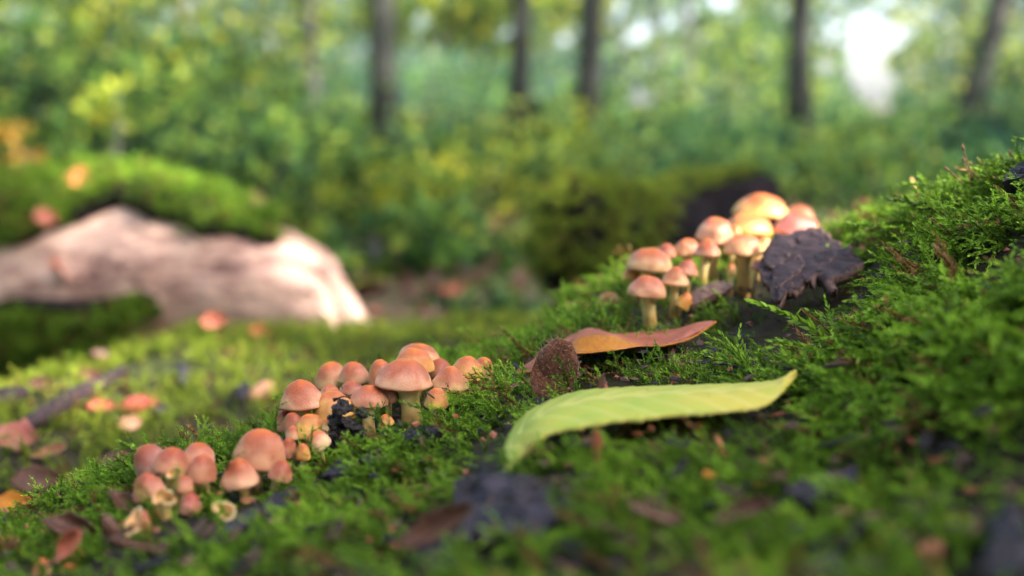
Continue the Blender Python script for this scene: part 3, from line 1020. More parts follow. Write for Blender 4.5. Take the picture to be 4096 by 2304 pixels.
# its short stalk
def tube_mesh(name, pts, radii, mt, seg=7, rough=0.0):
    V, F = [], []
    pts = [Vector(p) for p in pts]
    n = len(pts)
    for i, p in enumerate(pts):
        d = (pts[min(n - 1, i + 1)] - pts[max(0, i - 1)]).normalized()
        o_ = d.cross(Vector((.3, .2, .93)))
        o_ = o_.normalized() if o_.length > 1e-3 else d.orthogonal().normalized()
        b_ = d.cross(o_)
        for k in range(seg):
            a = 2 * math.pi * k / seg
            r_ = radii[i] * (1 + rough * nz(p + o_ * math.cos(a) * radii[i] + b_ * math.sin(a) * radii[i], .7 / max(radii[i], 1e-4), i * .1))
            V.append(p + (o_ * math.cos(a) + b_ * math.sin(a)) * r_)
    for i in range(n - 1):
        for k in range(seg):
            a, b = i * seg + k, i * seg + (k + 1) % seg
            F.append((a, b, b + seg, a + seg))
    F.append(tuple(reversed(range(seg)))); F.append(tuple((n - 1) * seg + k for k in range(seg)))
    return mesh_data(name, V, F, mt)


s0 = P(2030, 1850, .298)
link('leaf_stalk', tube_mesh('leaf_stalk', [s0, s0 + Vector((-.0015, -.002, -.005)), s0 + Vector((-.0005, -.004, -.010))], [.0007, .0006, .0005], M['green_leaf']), o)

# brown beech leaf with its amber front flap
back_e = [(2062, 1488, .415), (2150, 1430, .422), (2230, 1372, .43), (2350, 1314, .436), (2450, 1334, .436), (2560, 1330, .436), (2700, 1318, .432), (2790, 1292, .426), (2862, 1284, .42)]
mid_e = [(2063, 1489, .414), (2160, 1452, .405), (2250, 1400, .405), (2345, 1352, .406), (2450, 1352, .406), (2560, 1372, .404), (2680, 1368, .406), (2780, 1330, .410), (2863, 1285, .419)]
fold = [(2064, 1490, .413), (2170, 1470, .397), (2255, 1405, .398), (2335, 1346, .398), (2450, 1346, .398), (2560, 1381, .399), (2660, 1379, .402), (2760, 1352, .406), (2864, 1286, .4185)]
flap = [(2065, 1491, .412), (2180, 1480, .392), (2275, 1424, .388), (2365, 1414, .387), (2470, 1402, .388), (2563, 1387, .393), (2660, 1381, .403), (2760, 1354, .407), (2865, 1287, .418)]
rows4 = [[P(*q) for q in e] for e in (back_e, mid_e, fold, flap)]
g = []
for i in range(60):
    t = i / 59
    b_, m_, f_, l_ = [spline(e, t) for e in rows4]
    row = []
    for j in range(9): row.append(spline([b_, m_, f_], j / 8) + Vector((0, 0, .0012 * math.sin(t * 17) * math.sin(math.pi * j / 8))))
    for j in range(1, 7): row.append(f_.lerp(l_, j / 6) + Vector((0, -.0012 * math.sin(math.pi * j / 6), 0)))
    g.append(row)
o = link('dead_leaf', sheet_mesh('dead_leaf', g, [M['dead_brown'], M['dead_amber']], .0003, fmat=lambda i, j: 1 if j >= 8 else 0))
for row in g[::5]:
    for p in row[::3]: EXC.append((p.x, p.y, .008, .22))
tag(o, 'reddish brown beech leaf with amber folded edge behind the beechnut husk', 'leaf')


# beechnut husk
def husk():
    c = hit(2185, 1600)
    d = depth(c)
    px = d / FPX
    root = empty('beechnut_husk', c)
    tag(root, 'bristly brown beechnut husk standing in the moss before the brown leaf', 'seed husk')
    axis = Vector((.30, .12, .92)).normalized()
    x = (Vector((1, -.25, 0)) - axis * Vector((1, -.25, 0)).dot(axis)).normalized()
    y = axis.cross(x)
    Lh, W = .0215, .0085
    bris_v, bris_f = [], []
    rr_ = random.Random(5)

    def valve(sgn, name, tilt, lift):
        V, F = [], []
        n, seg = 14, 22
        for i in range(n):
            t = i / (n - 1)
            w = W * (math.sin(math.pi * (t * .80 + .13)) ** .75)
            for k in range(seg):
                a = 2 * math.pi * k / seg
                cx_ = math.copysign(abs(math.cos(a)) ** .75, math.cos(a)) * w
                cy_ = math.copysign(abs(math.sin(a)) ** .8, math.sin(a)) * w * .42
                if cy_ * -sgn > 0: cy_ *= -.25
                p = x * cx_ + y * (cy_ * 1.0 - sgn * .0038) + axis * (t * Lh + lift)
                p += (x * cx_ + y * cy_) * .10 * fbm((cx_ * 300, cy_ * 300, t * 4), .9, sgn, 2)
                p.rotate(Matrix.Rotation(tilt, 3, x))
                V.append(p)
                if i > 1 and rr_.random() < .55 and cy_ * -sgn <= 0.0005:
                    out = (x * cx_ + y * cy_ * 2.2).normalized()
                    Lb = rr_.uniform(.0008, .0028) * (1.5 if t > .8 else 1)
                    dr = (out * .7 + axis * rr_.uniform(-.3, .9) + x * rr_.gauss(0, .6)).normalized()
                    b0 = len(bris_v)
                    s_ = dr.orthogonal().normalized() * .00013
                    s2 = dr.cross(s_)
                    mid_ = p + dr * Lb * .5
                    e_ = mid_ + (dr + Vector((rr_.gauss(0, .6), 0, rr_.gauss(0, .6)))) * Lb * .5
                    bris_v.extend([p + s_, p - s_ * .5 + s2, p - s_ * .5 - s2, mid_ + s_ * .8, mid_ - s_ * .4 + s2 * .8, mid_ - s_ * .4 - s2 * .8, e_])
                    for q in range(3):
                        q2 = (q + 1) % 3
                        bris_f.append((b0 + q, b0 + q2, b0 + 3 + q2, b0 + 3 + q)); bris_f.append((b0 + 3 + q, b0 + 3 + q2, b0 + 6))
        for i in range(n - 1):
            for k in range(seg):
                a, b = i * seg + k, i * seg + (k + 1) % seg
                F.append((a, b, b + seg, a + seg))
        F.append(tuple(reversed(range(seg)))); F.append(tuple((n - 1) * seg + k for k in range(seg)))
        link(name, mesh_data(name, V, F, M['husk']), root)
    valve(1, 'valve', math.radians(-7), 0)
    valve(-1, 'valve', math.radians(16), .0025)
    b = link('bristles', mesh_data('bristles', bris_v, bris_f, M['husk_bristle']), root)
    b['kind'] = 'stuff'
    link('stalk', tube_mesh('stalk', [Vector((0, 0, .004)), Vector((-.004, -.001, .000)), Vector((-.009, -.003, -.003))], [.0022, .0016, .001], M['husk']), root)
    EXC.append((c.x, c.y - .004, .010, .35))


husk()


# ragged plates of bark: outline given by its points in the photograph with their distances
def plate_mesh(name, outline, thick, mats, rings=7, jag=.06, bump=.001, seed=0, torn=True, sub=4, down=None):
    from mathutils import geometry
    r = random.Random(seed)
    pts = [Vector(p) for p in outline]
    c = sum(pts, Vector()) / len(pts)
    n = len(pts)
    nn = sum(((pts[i] - c).cross(pts[(i + 1) % n] - c) for i in range(n)), Vector())
    nn.normalize()
    flip = nn.z < 0
    if flip: nn = -nn
    ex = nn.orthogonal().normalized(); ey = nn.cross(ex)
    R = max((p - c).length for p in pts)
    b2, bh = [], []
    for i in range(n):
        a, b = pts[i], pts[(i + 1) % n]
        for k in range(sub):
            p = a.lerp(b, k / sub)
            kk = i * sub + k
            q = (p - c) * (1 + jag * (1.8 * nz((kk * .37, seed, 0), 1.0) + .9 * nz((kk * .9, seed, 3), 1.0)))
            b2.append(Vector((q.dot(ex), q.dot(ey)))); bh.append(q.dot(nn))
    m = len(b2)
    step = R * 2 / (3.2 * rings)
    inner = []
    k = int(R / step) + 1
    for gi in range(-k, k + 1):
        for gj in range(-k, k + 1):
            p = Vector(((gi + r.uniform(-.3, .3)) * step, (gj + r.uniform(-.3, .3)) * step))
            ins = False
            for a, b in zip(b2, b2[1:] + b2[:1]):
                if (a.y > p.y) != (b.y > p.y) and p.x < (b.x - a.x) * (p.y - a.y) / (b.y - a.y) + a.x: ins = not ins
            if ins and min((p - q).length for q in b2) > step * .45: inner.append(p)
    ov, oe, of, src, _, _ = geometry.delaunay_2d_cdt(b2 + inner, [(i, (i + 1) % m) for i in range(m)], [], 1, 1e-7)
    hs = []
    for p in ov:
        w = [1 / ((p - q).length + R * .02) ** 2 for q in b2]
        hs.append(sum(a * b for a, b in zip(w, bh)) / sum(w))
    edge = [any(k_ < m for k_ in sr) for sr in src]
    V, F, fm = [], [], []
    for p, h, e in zip(ov, hs, edge):
        q = c + ex * p.x + ey * p.y + nn * h
        h2 = bump * (.9 * fbm(q, .5 / R * 4, seed, 2) + .8 * fbm(q, 2.2 / R * 4, seed + 2, 3))
        V.append(q + nn * (h2 + (bump * r.uniform(-.8, .4) if e else 0)))
    N = len(V)
    for p, h, e in zip(ov, hs, edge):
        q = c + ex * p.x * .97 + ey * p.y * .97 + nn * (h - thick * (r.uniform(.6, 1.2) if e else 1))
        V.append(q)
    cnt = {}
    for f in of:
        f = list(f)
        a = (ov[f[1]] - ov[f[0]]).cross(ov[f[2]] - ov[f[0]])
        if a < 0: f.reverse()
        F.append(tuple(f)); fm.append(1 if torn and sum(edge[q] for q in f) >= 2 else 0)
        F.append(tuple(N + q for q in reversed(f))); fm.append(0)
        for q in range(len(f)):
            e = (f[q], f[(q + 1) % len(f)])
            cnt[e] = cnt.get(e, 0) + 1
    for (a, b) in list(cnt):
        if (b, a) not in cnt:
            F.append((b, a, N + a, N + b)); fm.append(1 if torn else 0)
    return mesh_data(name, V, F, mats, smooth=rings >= 9, fmat=fm)


def bd(u, v):
    return .405 + (1265 - v) / 300 * .085 + (3450 - u) / 420 * .012 - .01


ol = [(3030, 1120), (3046, 1040), (3095, 990), (3170, 966), (3260, 962), (3320, 985), (3350, 1020), (3400, 1040), (3405, 1085), (3452, 1092), (3448, 1125), (3400, 1155), (3350, 1165), (3320, 1185),
      (3345, 1210), (3318, 1215), (3290, 1180), (3262, 1160), (3250, 1195), (3228, 1165), (3205, 1195), (3180, 1222), (3140, 1225), (3112, 1272), (3092, 1250), (3078, 1215), (3062, 1180), (3040, 1160)]
me = plate_mesh('bark_plate', [P(u, v, bd(u, v)) for u, v in ol], .004, [M['bark_plate'], M['bark_torn']], 16, .03, .0022, 3, sub=6)
bk = link('bark_plate', me)
bk.location = (0, -.001, .006)
tag(bk, 'large dark purple-brown slab of bark with torn front edge beside right mushrooms', 'bark')
# loose scales lying on the slab, the cracks run between them
fr = random.Random(4)
for fi, fo in enumerate([[(3050, 1110), (3062, 1040), (3120, 992), (3165, 1010), (3170, 1060), (3120, 1110), (3080, 1130)], [(3180, 1000), (3250, 975), (3310, 995), (3320, 1040), (3270, 1062), (3200, 1060)],
                         [(3080, 1150), (3130, 1120), (3190, 1080), (3215, 1110), (3190, 1150), (3130, 1190), (3095, 1215)], [(3225, 1100), (3270, 1075), (3320, 1055), (3340, 1085), (3300, 1120), (3250, 1140)],
                         [(3330, 1130), (3350, 1075), (3395, 1060), (3440, 1098), (3420, 1130), (3370, 1150)], [(3200, 1165), (3250, 1150), (3320, 1130), (3310, 1160), (3260, 1150), (3220, 1185)], [(3100, 1262), (3105, 1215), (3150, 1190), (3178, 1205), (3140, 1222), (3115, 1262)]]):
    nn_ = Vector((0, -.45, .85))
    link('flake', plate_mesh('flake', [P(u, v, bd(u, v)) + nn_ * (.0008 + .0010 * fr.random()) for u, v in fo], .0022, [M['bark_plate'], M['bark_torn']], 9, .08, .0011, 40 + fi, sub=4), bk)
for u, v, r_ in ((3100, 1080, .02), (3200, 1080, .026), (3300, 1080, .024), (3150, 1170, .016), (3250, 1150, .012), (3330, 1140, .012), (3120, 1010, .02), (3260, 1000, .02)):
    p = P(u, v, bd(u, v)); EXC.append((p.x, p.y, r_, .12))
for u, v, d_, k_ in ((3330, 1200, .42, .3), (3440, 1130, .43, .3), (3220, 1270, .40, .4), (3480, 1180, .41, .45), (3360, 1270, .40, .5)):
    p = P(u, v, d_); EXC.append((p.x, p.y, .026, k_))
for u, v in ol[12:]:
    p = P(u, v, bd(u, v)); EXC.append((p.x, p.y - .004, .012, .15)); EXC.append((p.x, p.y - .018, .012, .35)); EXC.append((p.x, p.y - .032, .013, .5))


def slab(name, ol, lift, thick, mat, label, cat='bark', seed=1, jag=.08, bump=.0012, group=None, clear=True, kz=1.0):
    """a flat piece lying on the moss: outline in the photograph, laid on the trunk's surface"""
    pts = []
    for u, v in ol:
        pts.append(hit(u, v, lift))
    me = plate_mesh(name, pts, thick, [M[mat]] * 2, 5, jag, bump, seed, sub=3)
    o = link(name, me)
    tag(o, label, cat, group)
    if clear:
        c = sum(pts, Vector()) / len(pts)
        R = max((Vector((p.x, p.y, 0)) - Vector((c.x, c.y, 0))).length for p in pts)
        EXC.append((c.x, c.y, R * .75, .0))
        for p in pts: EXC.append((p.x * .6 + c.x * .4, p.y * .6 + c.y * .4, R * .3, .25))
    return o


slab('bark_strip', [(1425, 1840), (1480, 1795), (1575, 1768), (1585, 1790), (1540, 1830), (1470, 1860)], .006, .004, 'bark_black', 'wet black bark strip just below the small cream stemmed mushroom', seed=2)
slab('bark_strip', [(1290, 1905), (1330, 1850), (1420, 1825), (1440, 1850), (1380, 1885), (1320, 1915)], .005, .004, 'bark_black', 'short black bark strip in the moss below the speckled pale cap', seed=3)
slab('bark_strip', [(1040, 2030), (1090, 1975), (1180, 1935), (1200, 1965), (1130, 2020), (1060, 2055)], .005, .004, 'bark_black', 'black bark strip right of the conical pinkish mushroom', seed=4)
slab('bark_strip', [(890, 2115), (950, 2060), (1040, 2015), (1060, 2050), (990, 2090), (920, 2130)], .005, .004, 'bark_black', 'black bark strip below the torn cream fleshed cap', seed=5)
slab('wood_and_dark_gap', [(1850, 1910), (1960, 1870), (2140, 1885), (2240, 1960), (2290, 2040), (2190, 2080), (2060, 2150), (1950, 2130), (1830, 2120), (1820, 2010)], .005, .01, 'bark_black', 'big blurred purple-black chunk of wood below the tip of the green leaf', seed=6, bump=.0045, jag=.05)
slab('wood_and_dark_gap', [(1640, 2190), (1700, 2110), (1800, 2090), (1850, 2140), (1800, 2240), (1690, 2280)], .003, .008, 'bark_black', 'dark gap in the moss at the bottom, painted as a black slab, left of the big chunk', seed=7, bump=.003)  # black slab painted in for the shade of gaps in the moss
slab('bark_piece', [(3130, 1960), (3190, 1910), (3330, 1880), (3440, 1865), (3420, 1905), (3300, 1965), (3190, 1985)], .006, .004, 'bark_black', 'long dark bark piece in the blurred moss right of the green leaf', seed=8)
slab('bark_piece', [(3930, 2290), (3950, 2080), (4010, 1990), (4096, 2020), (4130, 2200), (4060, 2300)], .006, .006, 'bark_black', 'wide purple black bark piece at the right edge near the bottom corner', seed=9, bump=.002)
slab('bark_piece', [(3230, 2304), (3250, 2220), (3320, 2185), (3390, 2240), (3400, 2320)], .006, .006, 'bark_black', 'dark bark piece at the bottom edge, right of the middle', seed=10, bump=.002)
slab('bark_piece', [(4010, 735), (4030, 690), (4096, 640), (4150, 620), (4150, 680), (4080, 715)], .006, .006, 'bark_black', 'rough dark bark on the crest at the upper right edge', seed=11, bump=.0025)
slab('bark_piece', [(2740, 1195), (2800, 1150), (2870, 1125), (2935, 1130), (2925, 1155), (2850, 1180), (2770, 1215)], .006, .003, 'bark_brown', 'dark brown bark sliver between right mushrooms and the bark plate', seed=12)


# little chips of bark
def chip_mesh(seed):
    r = random.Random(seed)
    n = 9
    pts = []
    for k in range(n):
        a = 2 * math.pi * k / n
        rr = r.uniform(.6, 1.1)
        pts.append(Vector((rr * math.cos(a), rr * .62 * math.sin(a), 0)))
    return plate_mesh('bark_chip', pts, .22, [M['bark_black']] * 2, 2, .05, .12, seed, sub=1)


CHIPS = {}
for mt in ('bark_black', 'bark_brown', 'dead_brown', 'dead_pink', 'dead_amber', 'dead_dark', 'dead_peach'):
    for s_ in range(3):
        me = chip_mesh(s_ + 1)
        me.materials[0] = M[mt]; me.materials[1] = M[mt]
        CHIPS[mt, s_] = me
chip_list = [
    (2842, 1408, 38, 'bark_black', 'black bark flake, upper one of the trio above the green leaf'), (2800, 1448, 36, 'bark_black', 'black bark flake, left one of the trio above the green leaf'),
    (2880, 1452, 34, 'bark_black', 'black bark flake, right one of the trio above the green leaf'), (2985, 1510, 34, 'bark_brown', 'purple brown flake touching the upper edge of the green leaf'),
    (2705, 1515, 22, 'bark_black', 'small black flake above the middle of the green leaf'), (2620, 1530, 20, 'bark_black', 'tiny black flake near the upper edge of the green leaf'),
    (2800, 1370, 22, 'bark_brown', 'small brown flake right of the brown leaf tip'), (2945, 1335, 26, 'bark_black', 'dark flake below the bark plate, left side'),
    (2070, 1540, 22, 'bark_black', 'small black flake left of the beechnut husk'), (2160, 1605, 26, 'bark_black', 'black flake at the foot of the beechnut husk'),
    (1960, 1870, 30, 'bark_black', 'black flake at the left below the green leaf tip'), (1390, 1990, 26, 'bark_brown', 'brown flake in blurred moss below the strips'),
    (3660, 1090, 30, 'bark_black', 'black chip in the right moss slope at mid height'), (3620, 970, 24, 'bark_brown', 'brown chip high on the right moss slope'),
    (3430, 1190, 30, 'bark_black', 'black chip just right of the torn bark edge'), (3360, 1440, 24, 'bark_brown', 'brown chip on the slope right of the green leaf'),
    (3700, 1760, 44, 'bark_black', 'black chip in blurred moss at the right'), (3850, 1830, 40, 'bark_brown', 'greyish brown chip in blurred moss near the right edge'),
    (3365, 2040, 40, 'dead_peach', 'peach coloured leaf crumb in the blurred moss'), (3490, 2060, 40, 'dead_dark', 'brown leaf crumb right of the peach one'),
    (3600, 2150, 60, 'dead_dark', 'dark brown leaf shred at the lower right'), (3730, 2190, 60, 'dead_brown', 'red brown leaf shred at the lower right, right of the darker one'),
    (3440, 2275, 30, 'dead_brown', 'reddish crumb at the bottom edge beside the dark bark'), (2760, 2270, 40, 'dead_dark', 'dull brown crumb at the bottom edge'),
    (2840, 1895, 40, 'dead_amber', 'amber leaf shred under the green leaf'), (3050, 1930, 30, 'dead_amber', 'small amber crumb right of the leaf shred'),
    (1100, 2080, 36, 'dead_peach', 'peach shred below the torn cap'), (830, 2120, 40, 'dead_dark', 'brown shred left of the black strip'),
    (600, 2250, 60, 'bark_black', 'purple black chip at the lower left bottom'), (640, 2190, 40, 'dead_dark', 'brownish shred above the purple black chip'),
    (760, 2240, 40, 'dead_dark', 'brown shred at the bottom left of the middle'), (960, 2240, 34, 'bark_black', 'black chip at the bottom edge below the strips'),
    (1560, 2150, 40, 'bark_black', 'black chip in the blurred moss left of the dark gap'), (2340, 1905, 40, 'bark_brown', 'brown chip in the shade under the green leaf'),
    (3560, 1690, 30, 'bark_black', 'black chip on the right slope below the green leaf tip'), (3930, 1640, 44, 'bark_black', 'black chip at the right edge, mid low'),
    (4040, 1950, 40, 'dead_dark', 'dark shred at the right edge'), (3160, 1700, 30, 'bark_brown', 'brown chip just under the right tip of the green leaf'),
    (1255, 1800, 22, 'bark_black', 'black crumb beneath the speckled pale cap'), (1500, 1900, 24, 'bark_black', 'black crumb below the wet bark strip'),
]
for i, (u, v, s_, mt, lb) in enumerate(chip_list):
    p = hit(u, v, .006)
    o = link('leaf_shred' if mt.startswith('dead') else 'bark_chip', CHIPS[mt, i % 3])
    o.location = p
    k = s_ * depth(p) / FPX * 1.25
    o.scale = (k, k, k * .8)
    o.rotation_euler = (RNG.uniform(-.1, .5), RNG.uniform(-.5, .2), RNG.uniform(-.6, .9))
    tag(o, lb, 'leaf shred' if mt.startswith('dead') else 'bark chip', 'litter flakes on the moss')
    EXC.append((p.x, p.y, k * .8, .15))
    EXC.append((p.x, p.y - k * .9, k * .8, .55))


for i in range(72):
    if i < 52: u, v = RNG.uniform(2250, 4090), RNG.uniform(1700, 2300)
    else: u, v = RNG.uniform(350, 1800), RNG.uniform(2080, 2300)
    p = hit(u, v, .008)
    mt = RNG.choice(('bark_black', 'bark_black', 'bark_brown', 'dead_dark'))
    o = link('bark_crumb', CHIPS[mt, i % 3], None, p)
    k = RNG.uniform(14, 54) * depth(p) / FPX * 1.25
    o.scale = (k * RNG.uniform(.9, 1.8), k * RNG.uniform(.5, .9), k * .7)
    o.rotation_euler = (RNG.uniform(-.2, .6), RNG.uniform(-.6, .4), RNG.uniform(-1.2, 1.4))
    tag(o, 'dark bark crumb sunk into the blurred foreground moss', 'bark chip', 'bark crumbs in the foreground moss')
    EXC.append((p.x, p.y, k * .8, .2)); EXC.append((p.x, p.y - k, k * .7, .5))


# soil clump with its root thread
def lump_mesh(name, R, mt, seed, amp=.45, sc=(1, 1, 1), res=(28, 36)):
    V, F = [], []
    n, seg = res
    for j in range(n + 1):
        th = math.pi * j / n
        for k in range(seg):
            a = 2 * math.pi * k / seg
            d = Vector((math.sin(th) * math.cos(a), math.sin(th) * math.sin(a), math.cos(th)))
            rr = R * (1 + amp * fbm(d, 1.4, seed, 2) + amp * .6 * fbm(d, 3.6, seed + 5, 3))
            V.append(Vector((d.x * sc[0], d.y * sc[1], d.z * sc[2])) * rr)
    for j in range(n):
        for k in range(seg):
            a, b = j * seg + k, j * seg + (k + 1) % seg
            F.append((a, a + seg, b + seg, b))
    return mesh_data(name, V, F, M[mt], smooth=False)


cp = P(1372, 1690, .357)
V, F = [], []
cr_ = random.Random(12)
for q in range(46):
    f = cr_.random() ** .5
    a, b = cr_.uniform(0, 6.28), cr_.uniform(-1, 1)
    c_ = Vector((math.cos(a) * .0055 * f * (1 - .5 * max(0, b)), math.sin(a) * .005 * f, b * .0078 - .001))
    R_ = cr_.uniform(.0009, .0024)
    me = lump_mesh('crumb', R_, 'soil_clump', cr_.uniform(0, 99), .55, (cr_.uniform(.7, 1.2), cr_.uniform(.7, 1.2), cr_.uniform(.7, 1.2)), (9, 11))
    b0 = len(V)
    V += [v.co + c_ for v in me.vertices]
    F += [tuple(b0 + k_ for k_ in p.vertices) for p in me.polygons]
    bpy.data.meshes.remove(me)
o = link('soil_clump', mesh_data('soil_clump', V, F, M['soil_clump'], smooth=False), None, cp)
tag(o, 'black wet clump of crumbly soil between the mushrooms', 'soil clump')
for dx, dz, R in ((.0055, -.0055, .0030), (.0068, .003, .0018), (-.003, -.0075, .0026)):
    q = link('crumb', lump_mesh('crumb', R, 'soil_clump', dx * 999, .5, (1, 1, 1), (12, 16)), o, (dx, .001, dz))
rt = [P(u, v, .354) for u, v in ((1333, 1600), (1352, 1594), (1372, 1586), (1392, 1588), (1402, 1594))]
o = link('root_thread', tube_mesh('root_thread', rt, [.0008, .0005, .0003, .0003, .0005], M['bark_black'], 6, .6))
tag(o, 'thin black root thread curling over the leaning orange cap', 'root')
rt = [P(u, v, .362) for u, v in ((1687, 1640), (1695, 1610), (1703, 1585), (1708, 1568), (1715, 1576), (1732, 1588), (1740, 1594))]
o = link('root_thread', tube_mesh('root_thread', rt, [.0005, .0004, .0004, .0005, .0004, .0004, .0002], M['bark_brown'], 6, .6))
tag(o, 'thin dark thread hanging against the small glossy orange mushroom', 'root')


def curl_mesh(name, p0, w, h, bend, mt, seed, depth_=.006):
    g = []
    for i in range(14):
        t = i / 13
        row = []
        for j in range(9):
            s = j / 8 - .5
            a = s * bend
            ww = w * (math.sin(math.pi * (t * .86 + .07)) ** .6) * (1 + .15 * nz((t * 3, s * 3, seed), 1.3))
            row.append(Vector((math.sin(a) / bend * ww * 2 * .5 * 2, -depth_ * t + .0008 * nz((t * 5, s * 4, seed), 1), (1 - math.cos(a)) * ww * .9 + h * t * .5)))
        g.append(row)
    return sheet_mesh(name, g, M[mt], .0006)


p = P(1640, 1712, .366)
o = link('bark_curl', curl_mesh('bark_curl', p, .0075, .001, 2.6, 'bark_plate', 2), None, p + Vector((0, .002, -.001))); o.rotation_euler = (.15, .1, .2)
tag(o, 'purple curled scale of bark at the foot of the biggest mushroom', 'bark', 'bark curls')
p = P(1590, 1716, .368)
o = link('bark_curl', curl_mesh('bark_curl', p, .0055, .001, 2.0, 'bark_plate', 5), None, p); o.rotation_euler = (.3, -.3, -.3)
tag(o, 'smaller purple bark scale left of the curled one', 'bark', 'bark curls')
slab('bark_strip', [(1600, 1730), (1660, 1705), (1740, 1700), (1770, 1715), (1700, 1745), (1630, 1755)], .006, .003, 'bark_black', 'dark bark strip under the curled scales', seed=14)


# dead leaves: one outline, curled differently
def dead_leaf_mesh(name, L, W, curl, twist, mt, seed):
    g = []
    for i in range(16):
        t = i / 15
        w = W / 2 * (math.sin(math.pi * t ** .85) ** .8 + .02) * (1 + .45 * nz((t * 6, seed * 3.1, 0), 1.0))
        row = []
        for j in range(9):
            s = j / 8 * 2 - 1
            x = (t - .5) * L
            y = s * w
            z = curl * L * (s * s * .35 * math.sin(math.pi * t) + .30 * (t - .5) ** 2 * 4) + twist * s * (t - .5) * W + .02 * L * nz((t * 4, s * 3, seed), 1.0) + .006 * L * math.cos(t * 50 - abs(s) * 6)
            row.append(Vector((x, y, z)))
        g.append(row)
    return sheet_mesh(name, g, M[mt], .0004)


def dead_leaf(p, L, W, curl, twist, mt, rot, label, group, seed=0):
    o = link('dead_leaf', dead_leaf_mesh('dead_leaf', L, W, curl, twist, mt, seed), None, p)
    o.rotation_euler = [math.radians(a) for a in rot]
    tag(o, label, 'leaf', group)
    return o


GB = 'fallen leaves on the mossy bank behind'
for i, (u, v, L, W, cu, tw, mt, rot, lb) in enumerate([
    (1035, 1372, .022, .016, .5, .2, 'dead_orange', (55, 10, 20), 'bright orange leaf lying on the blurred moss bank'),
    (1052, 1612, .026, .016, -.5, .2, 'dead_peach', (60, -18, 10), 'peach coloured curled leaf left of the central cluster'),
    (540, 1655, .034, .02, -.6, .4, 'dead_red', (35, -5, 5), 'reddish brown leaf, centre of the blurred bank'),
    (400, 1690, .02, .014, .4, .3, 'dead_red', (30, 5, 30), 'small dark red leaf left of the reddish brown one'),
    (70, 1810, .030, .024, .2, .2, 'dead_pink', (55, 3, 0), 'pinkish leaf at the left edge of the blurred bank'),
    (210, 1880, .024, .009, .5, .5, 'dead_peach', (40, -18, 0), 'narrow peach leaf below the pinkish one'),
    (520, 1755, .018, .014, .2, .2, 'dead_peach', (50, 0, 30), 'small salmon leaf below the reddish brown one'),
    (400, 1470, .02, .014, .3, .3, 'dead_dark', (40, 10, 50), 'dark brown leaf on the crest of the bank, left'),
    (360, 1560, .02, .012, .3, .3, 'dead_dark', (40, 0, 10), 'deep brown leaf beside the grey bark strip'),
    (170, 1590, .022, .012, .3, .3, 'dead_dark', (40, 0, -10), 'brown leaf on the crest at the far left of the bank'),
    (860, 1330, .026, .018, .3, .2, 'dead_brown', (60, 0, 0), 'dull red leaf just below the pale broken log'),
    (150, 1990, .03, .02, .3, .2, 'dead_dark', (40, 0, 10), 'brownish leaf low at the left edge, behind the trunk'),
    (60, 2085, .026, .014, .3, .2, 'dead_amber', (40, 0, 10), 'yellow brown leaf at the left edge behind the trunk'),
    (480, 1915, .03, .016, .2, .2, 'dead_dark', (30, 0, 10), 'tan leaf behind the left cluster'),
]):
    p = hit_bank(u, v) + Vector((0, 0, .010))
    dead_leaf(p, L * .85, W * .8, cu, tw, mt, rot, lb, GB, i)
GT = 'shrivelled leaves at the lower left of the trunk'
for i, (u, v, L, W, cu, tw, mt, rot, lb) in enumerate([
    (290, 2105, .016, .006, .5, .8, 'dead_dark', (50, 12, -5), 'brown shrivelled leaf lying at the far lower left'),
    (470, 2130, .012, .005, -.9, .4, 'dead_dark', (60, 70, 20), 'brown curled leaf standing upright left of the torn cap'),
    (500, 2020, .014, .005, .5, .8, 'dead_dark', (40, 40, 0), 'narrow dark leaf pointing at the red brown cap'),
    (280, 2180, .010, .005, .6, .6, 'dead_brown', (50, -50, 20), 'small brown leaf above the blurry pink buttons'),
    (2955, 2050, .014, .0045, .3, .5, 'dead_dark', (40, -22, 0), 'narrow dull brown leaf in the blurred moss below the green leaf'),
    (2380, 1810, .014, .002, .3, .2, 'dead_brown', (20, 78, 80), 'brown leaf stalk standing under the green leaf'),
    (2400, 1560, .012, .003, .2, .3, 'dead_dark', (40, -60, 60), 'dark splinter in the moss right of the beechnut husk'),
    (1750, 2120, .022, .007, .4, .3, 'dead_dark', (40, -30, 0), 'olive brown shrivelled leaf left of the big wood chunk'),
    (2620, 2060, .014, .003, .2, .3, 'dead_dark', (30, 18, 0), 'thin brown shred in the moss at the bottom centre'),
    (2810, 2240, .014, .004, .2, .3, 'dead_dark', (30, 70, 0), 'dark brown blade standing at the bottom edge'),
]):
    p = hit(u, v, .008)
    dead_leaf(p, L, W, cu, tw, mt, rot, lb, GT if i < 4 else 'leaf scraps in the moss', 20 + i)
    EXC.append((p.x, p.y - .004, .006, .35))


# twigs, needles and grey bark strip on the bank
def twig(name, uvd, radii, mt, label, cat, group=None, fn=None):
    pts = [fn(*q) if fn else P(*q) for q in uvd]
    o = link(name, tube_mesh(name, pts, radii, M[mt], 7, .35))
    tag(o, label, cat, group)
    return o


